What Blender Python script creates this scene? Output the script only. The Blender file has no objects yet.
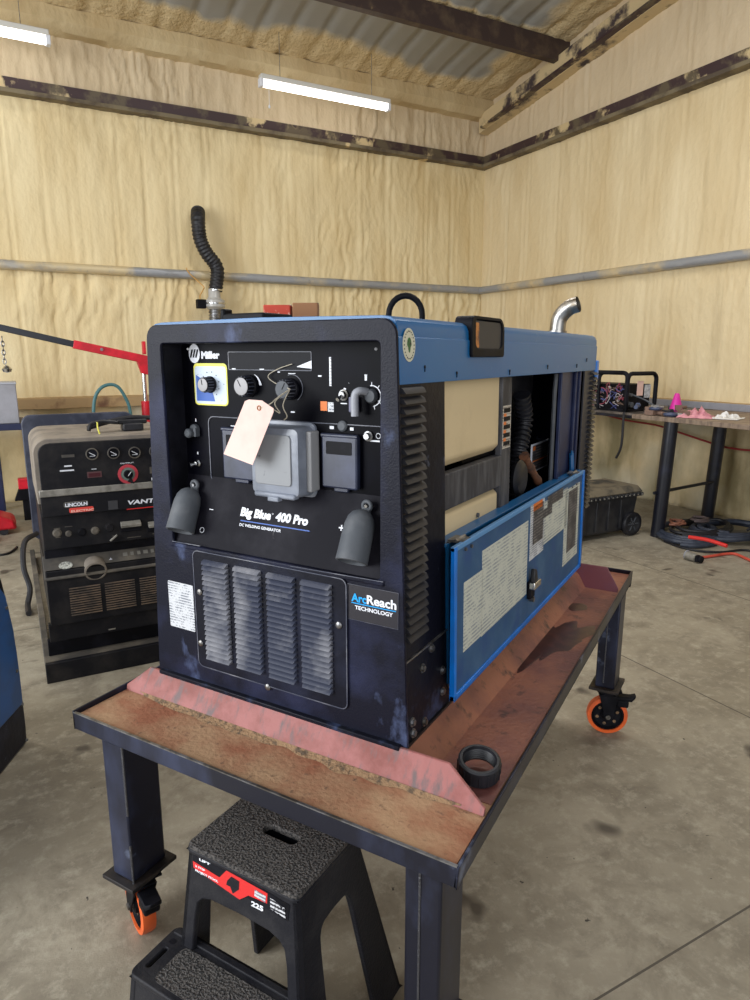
import bpy, bmesh, math, random
from math import sin, cos, pi, radians, atan2
from mathutils import Vector, Matrix, noise
random.seed(7)
COL = bpy.context.scene.collection
V = Vector
# ------------------------------------------------------------------ camera model
H = 1.418
FPX = 675.0; PITCH = radians(12.1); YAW = radians(30.2)
CAM = V((0, 0, H))
_fh = V((-sin(YAW), cos(YAW), 0)); _rt = V((cos(YAW), sin(YAW), 0))
_fw = _fh*cos(PITCH) - V((0, 0, 1))*sin(PITCH); _up = _fh*sin(PITCH) + V((0, 0, 1))*cos(PITCH)
def ray(x, y): return _fw + _rt*((x-375)/FPX) - _up*((y-500)/FPX)
def onz(x, y, z=0.0):
    d = ray(x, y); return CAM + d*((z-H)/d.z)
def onY(x, y, Y):
    d = ray(x, y); return CAM + d*(Y/d.y)
# the machine's sides lean in a little towards the top
SLOPE = .027/.83; ZBASE = .653
def onX(x, y, X):
    d = ray(x, y); Xe = X
    for _ in range(12):
        p = CAM+d*(Xe/d.x); Xe = X-SLOPE*(p.z-ZBASE)*fade(p.y)
    p.x = X; return p
FIXF = [None]
def fade(y): return FIXF[0] if FIXF[0] is not None else max(0., min(1., 1-(y-1.08)/1.3))
LEAN = [False]
def lean(p):
    k = (p.z-ZBASE)/.83*fade(p.y); return V((p.x+k*(-.027+.060*(-.56-p.x)/.68), p.y, p.z))
# room frame: u along left wall away from corner, v along right wall away from corner
E1 = V((-0.52249856, -0.85264016, 0)); E2 = V((0.85264016, -0.52249856, 0)); CC = V((-3.4375929, 8.67684084, 0))
ROOM = Matrix(((E1.x, E2.x, 0, CC.x), (E1.y, E2.y, 0, CC.y), (0, 0, 1, 0), (0, 0, 0, 1)))
RTH = atan2(E1.y, E1.x)
I4 = Matrix.Identity(4)
# ------------------------------------------------------------------ materials
def M(name, col, rough=.5, metal=0., col2=None, scale=6., lo=.45, hi=.6, bump=0., bscale=40., detail=6., dist=0., stretch=None,
      col3=None, scale3=20., lo3=.6, hi3=.68, spec=.5, emit=None, estr=0., trans=0., alpha=1., rough2=None, stretch3=None):
    m = bpy.data.materials.new(name); m.use_nodes = True
    nt = m.node_tree; nd = nt.nodes; lk = nt.links; b = nd['Principled BSDF']
    b.inputs['Base Color'].default_value = (*col, 1); b.inputs['Roughness'].default_value = rough
    b.inputs['Metallic'].default_value = metal; b.inputs['Specular IOR Level'].default_value = spec
    if emit: b.inputs['Emission Color'].default_value = (*emit, 1); b.inputs['Emission Strength'].default_value = estr
    if trans: b.inputs['Transmission Weight'].default_value = trans
    if alpha < 1: b.inputs['Alpha'].default_value = alpha
    tc = nd.new('ShaderNodeTexCoord')
    def coord(st):
        if not st: return tc.outputs['Object']
        mp = nd.new('ShaderNodeMapping'); mp.inputs['Scale'].default_value = st; lk.new(tc.outputs['Object'], mp.inputs['Vector']); return mp.outputs['Vector']
    def mask(sc, lo, hi, st, det=detail):
        n = nd.new('ShaderNodeTexNoise'); n.inputs['Scale'].default_value = sc; n.inputs['Detail'].default_value = det
        n.inputs['Distortion'].default_value = dist; n.inputs['Roughness'].default_value = .6
        lk.new(coord(st), n.inputs['Vector'])
        r = nd.new('ShaderNodeMapRange'); r.inputs['From Min'].default_value = lo; r.inputs['From Max'].default_value = hi
        lk.new(n.outputs['Fac'], r.inputs['Value']); return r.outputs['Result']
    def mix(fac, a, bcol):
        x = nd.new('ShaderNodeMix'); x.data_type = 'RGBA'; lk.new(fac, x.inputs['Factor'])
        if isinstance(a, tuple): x.inputs['A'].default_value = (*a, 1)
        else: lk.new(a, x.inputs['A'])
        x.inputs['B'].default_value = (*bcol, 1); return x.outputs['Result']
    out = col
    if col2:
        f = mask(scale, lo, hi, stretch); out = mix(f, out, col2)
        if rough2 is not None:
            r = nd.new('ShaderNodeMapRange'); r.inputs['To Min'].default_value = rough; r.inputs['To Max'].default_value = rough2
            lk.new(f, r.inputs['Value']); lk.new(r.outputs['Result'], b.inputs['Roughness'])
    if col3: out = mix(mask(scale3, lo3, hi3, stretch3), out, col3)
    if not isinstance(out, tuple): lk.new(out, b.inputs['Base Color'])
    if bump:
        n = nd.new('ShaderNodeTexNoise'); n.inputs['Scale'].default_value = bscale; n.inputs['Detail'].default_value = 5
        lk.new(coord(stretch), n.inputs['Vector'])
        bp = nd.new('ShaderNodeBump'); bp.inputs['Strength'].default_value = bump; bp.inputs['Distance'].default_value = .01
        lk.new(n.outputs['Fac'], bp.inputs['Height']); lk.new(bp.outputs['Normal'], b.inputs['Normal'])
    return m
def print_mat(name, paper, ink, row=90., cover=.5, fine=240., rough=.5):
    """paper with rows of fine unreadable print"""
    m = bpy.data.materials.new(name); m.use_nodes = True; nt = m.node_tree; nd = nt.nodes; lk = nt.links; b = nd['Principled BSDF']
    b.inputs['Roughness'].default_value = rough
    tc = nd.new('ShaderNodeTexCoord'); sp = nd.new('ShaderNodeSeparateXYZ'); lk.new(tc.outputs['Object'], sp.inputs[0])
    a = nd.new('ShaderNodeMath'); a.operation = 'MULTIPLY'; a.inputs[1].default_value = row; lk.new(sp.outputs['Z'], a.inputs[0])
    fr = nd.new('ShaderNodeMath'); fr.operation = 'FRACT'; lk.new(a.outputs[0], fr.inputs[0])
    g = nd.new('ShaderNodeMath'); g.operation = 'GREATER_THAN'; g.inputs[1].default_value = .5; lk.new(fr.outputs[0], g.inputs[0])
    n = nd.new('ShaderNodeTexNoise'); n.inputs['Scale'].default_value = fine; n.inputs['Detail'].default_value = 1; lk.new(tc.outputs['Object'], n.inputs['Vector'])
    n2 = nd.new('ShaderNodeTexNoise'); n2.inputs['Scale'].default_value = row*.22; n2.inputs['Detail'].default_value = 1; lk.new(tc.outputs['Object'], n2.inputs['Vector'])
    ad = nd.new('ShaderNodeMath'); ad.operation = 'ADD'; lk.new(n.outputs['Fac'], ad.inputs[0]); lk.new(n2.outputs['Fac'], ad.inputs[1])
    t = nd.new('ShaderNodeMath'); t.operation = 'GREATER_THAN'; t.inputs[1].default_value = 1.5-cover; lk.new(ad.outputs[0], t.inputs[0])
    mu = nd.new('ShaderNodeMath'); mu.operation = 'MULTIPLY'; lk.new(g.outputs[0], mu.inputs[0]); lk.new(t.outputs[0], mu.inputs[1])
    x = nd.new('ShaderNodeMix'); x.data_type = 'RGBA'; x.inputs['A'].default_value = (*paper, 1); x.inputs['B'].default_value = (*ink, 1)
    lk.new(mu.outputs[0], x.inputs['Factor']); lk.new(x.outputs['Result'], b.inputs['Base Color']); return m
def c8(r, g, b):
    f = lambda c: (c/255/12.92) if c <= 10 else ((c/255+.055)/1.055)**2.4
    return (f(r), f(g), f(b))

BLK = M('black_paint', c8(19, 20, 30), .36, spec=.14, col2=c8(38, 42, 60), scale=5, lo=.5, hi=.75, col3=c8(120, 130, 155), scale3=14, lo3=.66, hi3=.8, bump=.08, bscale=60)
BLKWORN = M('worn_black_paint', c8(20, 21, 31), .42, spec=.14, col2=c8(80, 94, 132), scale=7, lo=.52, hi=.78, col3=c8(24, 26, 34), scale3=30, lo3=.5, hi3=.6, bump=.1)
BEZ = M('textured_black_bezel', c8(21, 22, 34), .40, spec=.14, col2=c8(44, 48, 74), scale=5, lo=.45, hi=.75, col3=c8(92, 104, 140), scale3=9, lo3=.62, hi3=.78, stretch3=(1, 1, .6), bump=.12, bscale=300)
FLATBLK = M('flat_black', c8(12, 12, 17), .55, spec=.14, col2=c8(26, 26, 33), scale=8)
PANEL = M('gloss_black_panel', c8(8, 8, 14), .35, spec=.04, col2=c8(15, 15, 26), scale=6, lo=.5, hi=.8)
LOUVER = M('louver_dusty_paint', c8(60, 64, 80), .45, col2=c8(132, 132, 138), scale=12, lo=.45, hi=.72)
LOUVSIDE = M('side_louver_black', c8(30, 31, 38), .5, col2=c8(50, 50, 56), scale=12, lo=.5, hi=.8)
BLUE = M('blue_paint', c8(6, 90, 146), .36, col2=c8(20, 98, 146), scale=4, lo=.4, hi=.75, col3=c8(80, 120, 160), scale3=20, lo3=.66, hi3=.8)
BLUEDUST = M('dusty_blue_paint', c8(32, 78, 120), .5, col2=c8(66, 104, 138), scale=6, lo=.45, hi=.75, col3=c8(30, 72, 124), scale3=13, lo3=.5, hi3=.7)
BLUEEDGE = M('bright_blue_edge', c8(0, 118, 214), .35, col2=c8(14, 104, 190), scale=8)
NAVY = M('dark_navy_paint', c8(24, 32, 66), .45, col2=c8(40, 50, 84), scale=6)
TAN = M('tan_plastic_tank', c8(214, 192, 152), .5, col2=c8(192, 170, 132), scale=4, lo=.5, hi=.75, bump=.05)
BAND = M('tank_strap_dusty_black', c8(50, 50, 56), .6, col2=c8(92, 92, 96), scale=10, lo=.45, hi=.7, stretch=(1, 3, .6))
RUBBER = M('grey_rubber', c8(74, 78, 84), .62, col2=c8(98, 100, 104), scale=14, lo=.45, hi=.75, bump=.1)
DKRUB = M('black_rubber', c8(20, 20, 25), .5, col2=c8(34, 34, 40), scale=20)
CHROME = M('steel_bright', c8(205, 205, 205), .25, 1.)
STEEL = M('dull_steel', c8(150, 150, 152), .4, .9, col2=c8(110, 106, 100), scale=25)
WHITE = M('white_print', c8(228, 230, 238), .5)
LTBLUE = M('sky_blue_print', c8(0, 160, 235), .5)
MIDBLUE = M('mid_blue_print', c8(30, 84, 170), .5)
PINKTAG = M('pink_card', c8(236, 200, 190), .7, col2=c8(226, 188, 178), scale=9)
COVER = M('cloudy_plastic', c8(146, 152, 166), .3, col2=c8(112, 118, 130), scale=16, lo=.4, hi=.7, trans=.25, bump=.1)
COVERIN = M('frosted_plastic_face', c8(142, 144, 148), .55, col2=c8(86, 88, 92), scale=70, lo=.62, hi=.72, trans=.1)
COVERDK = M('dark_flap_plastic', c8(36, 41, 60), .4, col2=c8(52, 58, 82), scale=9)
ORNG = M('orange_tread', c8(238, 104, 46), .45, col2=c8(214, 92, 44), scale=20)
LEG = M('blued_steel_tube', c8(28, 29, 42), .36, .3, col2=c8(70, 78, 108), scale=5, lo=.45, hi=.8, stretch=(1, 1, .5), col3=c8(110, 120, 145), scale3=9, lo3=.64, hi3=.74)
LEGBRN = M('dark_steel_plate', c8(40, 37, 38), .5, .3, col2=c8(80, 66, 56), scale=14, lo=.5, hi=.75)
WELD = M('weld_bead', c8(96, 96, 100), .35, .7, bump=.5, bscale=200)
RUST = M('rusty_pan', c8(168, 134, 102), .85, col2=c8(146, 92, 66), scale=5, lo=.42, hi=.62, col3=c8(96, 72, 58), scale3=45, lo3=.60, hi3=.72, bump=.3, bscale=90, detail=9)
RUSTR = M('rusty_pan_side', c8(142, 88, 68), .5, col2=c8(108, 64, 60), scale=4.5, lo=.42, hi=.60, col3=c8(70, 44, 40), scale3=22, lo3=.58, hi3=.70, bump=.2, bscale=80)
OIL = M('oil_stain', c8(62, 38, 36), .3, col2=c8(88, 52, 46), scale=30, lo=.45, hi=.7)
SAND = M('sandy_dust', c8(146, 116, 86), .9, col2=c8(92, 76, 60), scale=70, lo=.48, hi=.62, bump=.6, bscale=150)
PINK = M('pink_primer', c8(156, 94, 90), .6, col2=c8(128, 66, 58), scale=10, lo=.44, hi=.62, col3=c8(104, 84, 84), scale3=26, lo3=.50, hi3=.66, stretch3=(1.6, 1, .3), bump=.15, detail=9)
PINKLT = M('pale_pink_primer', c8(206, 142, 150), .55, col2=c8(190, 112, 116), scale=8, lo=.5, hi=.75)
MAROON = M('maroon_primer', c8(112, 56, 64), .45, col2=c8(92, 62, 88), scale=8, lo=.45, hi=.7)
STOOL = M('charcoal_plastic', c8(32, 32, 37), .5, spec=.14, col2=c8(54, 53, 55), scale=9, lo=.45, hi=.75, bump=.15, bscale=160)
GRIP = M('pebbled_grip_top', c8(84, 79, 76), .6, col2=c8(34, 33, 34), scale=210, lo=.46, hi=.58, bump=.9, bscale=210, detail=1.5)
RED = M('red_paint', c8(206, 24, 44), .4, col2=c8(180, 20, 36), scale=8)
REDL = M('red_label', c8(214, 40, 40), .5)
LINC = M('dusty_black_case', c8(26, 26, 30), .5, spec=.14, col2=c8(54, 51, 50), scale=7, lo=.45, hi=.78, bump=.08)
LINCT = M('dust_covered_metal', c8(136, 126, 114), .75, col2=c8(98, 90, 84), scale=9, lo=.45, hi=.7)
LINCS = M('dusty_skid', c8(70, 66, 62), .7, col2=c8(112, 104, 92), scale=7, lo=.45, hi=.7)
SILV = M('silver_strip', c8(150, 146, 138), .45, .3, col2=c8(120, 116, 108), scale=20)
VENT = M('dusty_vent_slats', c8(116, 98, 82), .7, col2=c8(84, 74, 66), scale=20)
GREYBOX = M('grey_cabinet_paint', c8(150, 150, 158), .5, col2=c8(138, 138, 144), scale=5)
TOPWOOD = M('worn_bench_top', c8(140, 122, 106), .6, col2=c8(112, 96, 84), scale=9, stretch=(1, 4, 1))
BENCHBLK = M('bench_black_paint', c8(20, 22, 32), .35, col2=c8(40, 44, 66), scale=5, lo=.55, hi=.8)
PLASTBLK = M('toolbox_plastic', c8(30, 31, 36), .5, col2=c8(48, 48, 50), scale=9)
DUSTLID = M('dusty_toolbox_lid', c8(112, 102, 84), .75, col2=c8(56, 54, 50), scale=7, lo=.45, hi=.62)
MAGENTA = M('magenta_plastic', c8(206, 36, 150), .4)
PINKRAG = M('pink_cloth', c8(214, 150, 158), .9, col2=c8(190, 124, 136), scale=15)
PAPER = M('white_paper', c8(222, 220, 218), .8)
CARD = M('brown_cardboard', c8(150, 106, 72), .85)
REDBOX = M('red_carton', c8(190, 62, 40), .6, col2=c8(220, 190, 170), scale=60, lo=.6, hi=.66)
CORDR = M('orange_red_cord', c8(206, 84, 66), .5)
CORDK = M('black_cord', c8(28, 27, 32), .5)
CORDB = M('slate_hose', c8(46, 52, 66), .5, col2=c8(66, 72, 86), scale=12)
CORDT = M('teal_hose', c8(64, 108, 112), .5)
CORDY = M('yellow_orange_cord', c8(206, 158, 88), .6)
GRN = M('green_emblem', c8(58, 110, 58), .6, col2=c8(60, 48, 46), scale=180, lo=.5, hi=.56)
STICK = M('cream_sticker', c8(206, 202, 178), .6, col2=c8(170, 160, 140), scale=90, lo=.6, hi=.66)
TUBE = M('tube_glow', c8(255, 255, 255), .4, emit=(1., .98, .95), estr=4.)
DIAG = print_mat('diagram_print', c8(200, 202, 190), c8(146, 152, 156), 110, .50, 320)
DIAG2 = print_mat('warning_print', c8(56, 54, 58), c8(130, 126, 124), 110, .5, 320)
LIST = print_mat('list_print', c8(202, 204, 208), c8(120, 124, 134), 150, .52, 420)
FINE = print_mat('fine_white_print', c8(40, 40, 46), c8(210, 210, 214), 130, .6, 260)
WARN = print_mat('warning_strip', c8(190, 182, 170), c8(120, 110, 104), 120, .55, 300)
ORGPR = M('orange_print', c8(226, 120, 50), .5)
YEL = M('yellow_print', c8(226, 220, 90), .5)
SILVPAN = M('pale_dial_face', c8(196, 208, 222), .5, col2=c8(70, 80, 100), scale=160, lo=.64, hi=.68)
MAROONDISP = M('dark_red_display', c8(72, 26, 34), .3)
BUNDLE = M('wire_bundle', c8(170, 150, 170), .5)

# foam, floor, ceiling and girt materials -----------------------------------------
def foam_mat(name, base, dark, grime=0.0):
    m = bpy.data.materials.new(name); m.use_nodes = True; nt = m.node_tree; nd = nt.nodes; lk = nt.links; b = nd['Principled BSDF']
    b.inputs['Roughness'].default_value = .7; b.inputs['Specular IOR Level'].default_value = .3
    tc = nd.new('ShaderNodeTexCoord')
    def N(sc, st, det=5, d=0.):
        mp = nd.new('ShaderNodeMapping'); mp.inputs['Scale'].default_value = st; lk.new(tc.outputs['Object'], mp.inputs['Vector'])
        n = nd.new('ShaderNodeTexNoise'); n.inputs['Scale'].default_value = sc; n.inputs['Detail'].default_value = det; n.inputs['Distortion'].default_value = d
        lk.new(mp.outputs['Vector'], n.inputs['Vector']); return n.outputs['Fac']
    def rng(v, a, bb, c=0., d=1.):
        r = nd.new('ShaderNodeMapRange'); r.inputs['From Min'].default_value = a; r.inputs['From Max'].default_value = bb
        r.inputs['To Min'].default_value = c; r.inputs['To Max'].default_value = d; lk.new(v, r.inputs['Value']); return r.outputs['Result']
    def mix(f, a, c):
        x = nd.new('ShaderNodeMix'); x.data_type = 'RGBA'; lk.new(f, x.inputs['Factor'])
        for k, s in (('A', a), ('B', c)):
            if isinstance(s, tuple): x.inputs[k].default_value = (*s, 1)
            else: lk.new(s, x.inputs[k])
        return x.outputs['Result']
    col = mix(rng(N(2.2, (1, 1, .35)), .35, .7), base, dark)
    col = mix(rng(N(9, (1, 1, .12), 6, .2), .6, .85), col, tuple(c*.8 for c in dark))
    spz = nd.new('ShaderNodeSeparateXYZ'); lk.new(tc.outputs['Object'], spz.inputs[0])
    if grime:
        # duller, pinker tube-lit tone above the top girt, painted into the foam colour
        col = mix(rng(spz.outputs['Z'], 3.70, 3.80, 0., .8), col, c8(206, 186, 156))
        sp = nd.new('ShaderNodeSeparateXYZ'); lk.new(tc.outputs['Object'], sp.inputs[0])
        g = rng(sp.outputs['Z'], .95, .0, 0., 1.)
        n = rng(N(2.6, (1, 1, .5), 7), .36, .62, 0., 1.)
        mu = nd.new('ShaderNodeMath'); mu.operation = 'MULTIPLY'; lk.new(rng(sp.outputs['Z'], .94, .9, 0., grime), mu.inputs[0]); lk.new(n, mu.inputs[1])
        col = mix(mu.outputs[0], col, c8(122, 112, 78))
        mu2 = nd.new('ShaderNodeMath'); mu2.operation = 'MULTIPLY'; lk.new(rng(sp.outputs['Z'], .94, .9, 0., .55), mu2.inputs[0])
        lk.new(rng(N(1.1, (1, 1, 1), 3), .45, .6), mu2.inputs[1]); col = mix(mu2.outputs[0], col, c8(205, 200, 182))
    lk.new(col, b.inputs['Base Color'])
    bp = nd.new('ShaderNodeBump'); bp.inputs['Strength'].default_value = .38; bp.inputs['Distance'].default_value = .02
    ad = nd.new('ShaderNodeMath'); ad.operation = 'ADD'; lk.new(N(11, (1, 1, .07), 3, .1), ad.inputs[0]); lk.new(N(20, (1, 1, .7), 2), ad.inputs[1])
    lk.new(ad.outputs[0], bp.inputs['Height']); lk.new(bp.outputs['Normal'], b.inputs['Normal'])
    return m
FOAMC = c8(228, 210, 168); FOAMD = c8(214, 191, 144)
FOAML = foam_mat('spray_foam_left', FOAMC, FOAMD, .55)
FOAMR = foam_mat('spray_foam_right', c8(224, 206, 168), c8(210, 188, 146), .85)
GIRT = M('girt_paint_with_foam_overspray', c8(62, 44, 46), .5, .1, col2=c8(206, 184, 140), scale=2.6, lo=.57, hi=.62, col3=c8(96, 84, 66), scale3=5, lo3=.5, hi3=.6)
GIRTLIP = M('girt_lip_dusty', c8(120, 108, 84), .7, col2=c8(84, 72, 58), scale=4, lo=.45, hi=.6, col3=c8(200, 178, 134), scale3=3, lo3=.64, hi3=.68)
PURL = M('purlin_brown_paint', c8(66, 52, 50), .5, .1, col2=c8(96, 80, 66), scale=5, lo=.5, hi=.66, col3=c8(196, 170, 124), scale3=2.4, lo3=.64, hi3=.7)
PIPEG = M('galvanised_girt', c8(152, 154, 158), .45, .2, col2=c8(206, 188, 150), scale=1.3, lo=.47, hi=.60, col3=c8(110, 112, 118), scale3=10, lo3=.62, hi3=.75)
WOODG = M('bottom_girt', c8(170, 142, 102), .7, col2=c8(112, 80, 58), scale=3, lo=.55, hi=.68)

def floor_mat():
    m = bpy.data.materials.new('stained_concrete'); m.use_nodes = True; nt = m.node_tree; nd = nt.nodes; lk = nt.links; b = nd['Principled BSDF']
    tc = nd.new('ShaderNodeTexCoord')
    def N(sc, det=6, d=0., r=.6):
        n = nd.new('ShaderNodeTexNoise'); n.inputs['Scale'].default_value = sc; n.inputs['Detail'].default_value = det; n.inputs['Distortion'].default_value = d
        n.inputs['Roughness'].default_value = r; lk.new(tc.outputs['Object'], n.inputs['Vector']); return n.outputs['Fac']
    def rng(v, a, bb, c=0., d=1.):
        r = nd.new('ShaderNodeMapRange'); r.inputs['From Min'].default_value = a; r.inputs['From Max'].default_value = bb
        r.inputs['To Min'].default_value = c; r.inputs['To Max'].default_value = d; lk.new(v, r.inputs['Value']); return r.outputs['Result']
    def mix(f, a, c):
        x = nd.new('ShaderNodeMix'); x.data_type = 'RGBA'; lk.new(f, x.inputs['Factor'])
        for k, s in (('A', a), ('B', c)):
            if isinstance(s, tuple): x.inputs[k].default_value = (*s, 1)
            else: lk.new(s, x.inputs[k])
        return x.outputs['Result']
    col = mix(rng(N(1.3), .38, .64), c8(166, 157, 139), c8(138, 129, 112))
    col = mix(rng(N(5, 8, .5, .7), .46, .68), col, c8(122, 113, 98))
    col = mix(rng(N(18, 8, 0, .75), .5, .72), col, c8(178, 170, 152))
    col = mix(rng(N(3.1, 3, .3), .66, .71), col, c8(88, 80, 70))
    col = mix(rng(N(34, 2), .73, .76), col, c8(60, 54, 48))
    sp = nd.new('ShaderNodeSeparateXYZ'); lk.new(tc.outputs['Object'], sp.inputs[0])
    def math(op, a, bv):
        k = nd.new('ShaderNodeMath'); k.operation = op
        for i, s in enumerate((a, bv)):
            if isinstance(s, (int, float)): k.inputs[i].default_value = s
            else: lk.new(s, k.inputs[i])
        return k.outputs[0]
    U, W = sp.outputs['X'], sp.outputs['Y']
    def line(ax, c, w=.0035): return math('LESS_THAN', math('ABSOLUTE', math('SUBTRACT', ax, c), 0), w)
    j = line(U, 1.86)
    for t in (3.115, 6.0, 9.0): j = math('MAXIMUM', j, line(U, t))
    for t in (6.6, 9.6): j = math('MAXIMUM', j, line(W, t, .0028))
    j = math('MAXIMUM', j, math('MULTIPLY', line(W, 3.64), math('GREATER_THAN', U, 3.115)))
    col = mix(j, col, c8(84, 77, 68))
    lk.new(col, b.inputs['Base Color']); lk.new(rng(N(2.5), .3, .7, .42, .68), b.inputs['Roughness'])
    bp = nd.new('ShaderNodeBump'); bp.inputs['Strength'].default_value = .25; bp.inputs['Distance'].default_value = .01
    lk.new(N(30, 8, 0, .75), bp.inputs['Height']); lk.new(bp.outputs['Normal'], b.inputs['Normal'])
    return m
FLOOR = floor_mat()
def ceil_mat():
    m = bpy.data.materials.new('roof_sheet_with_foam'); m.use_nodes = True; nt = m.node_tree; nd = nt.nodes; lk = nt.links; b = nd['Principled BSDF']
    at = nd.new('ShaderNodeAttribute'); at.attribute_name = 'foam'
    n = nd.new('ShaderNodeTexNoise'); n.inputs['Scale'].default_value = 5; n.inputs['Detail'].default_value = 6
    tc = nd.new('ShaderNodeTexCoord'); lk.new(tc.outputs['Object'], n.inputs['Vector'])
    ad = nd.new('ShaderNodeMath'); ad.operation = 'MULTIPLY_ADD'; lk.new(n.outputs['Fac'], ad.inputs[0]); ad.inputs[1].default_value = .5; lk.new(at.outputs['Fac'], ad.inputs[2])
    r = nd.new('ShaderNodeMapRange'); r.inputs['From Min'].default_value = .55; r.inputs['From Max'].default_value = .85; lk.new(ad.outputs[0], r.inputs['Value'])
    x = nd.new('ShaderNodeMix'); x.data_type = 'RGBA'; x.inputs['A'].default_value = (*c8(150, 148, 142), 1); x.inputs['B'].default_value = (*c8(206, 184, 142), 1)
    lk.new(r.outputs['Result'], x.inputs['Factor']); lk.new(x.outputs['Result'], b.inputs['Base Color'])
    r2 = nd.new('ShaderNodeMapRange'); r2.inputs['To Min'].default_value = .42; r2.inputs['To Max'].default_value = .85; lk.new(r.outputs['Result'], r2.inputs['Value'])
    lk.new(r2.outputs['Result'], b.inputs['Roughness'])
    n2 = nd.new('ShaderNodeTexNoise'); n2.inputs['Scale'].default_value = 24; n2.inputs['Detail'].default_value = 6; lk.new(tc.outputs['Object'], n2.inputs['Vector'])
    mu = nd.new('ShaderNodeMath'); mu.operation = 'MULTIPLY'; lk.new(n2.outputs['Fac'], mu.inputs[0]); lk.new(r.outputs['Result'], mu.inputs[1])
    bp = nd.new('ShaderNodeBump'); bp.inputs['Strength'].default_value = .7; bp.inputs['Distance'].default_value = .03
    lk.new(mu.outputs[0], bp.inputs['Height']); lk.new(bp.outputs['Normal'], b.inputs['Normal'])
    return m
CEIL = ceil_mat()

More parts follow.
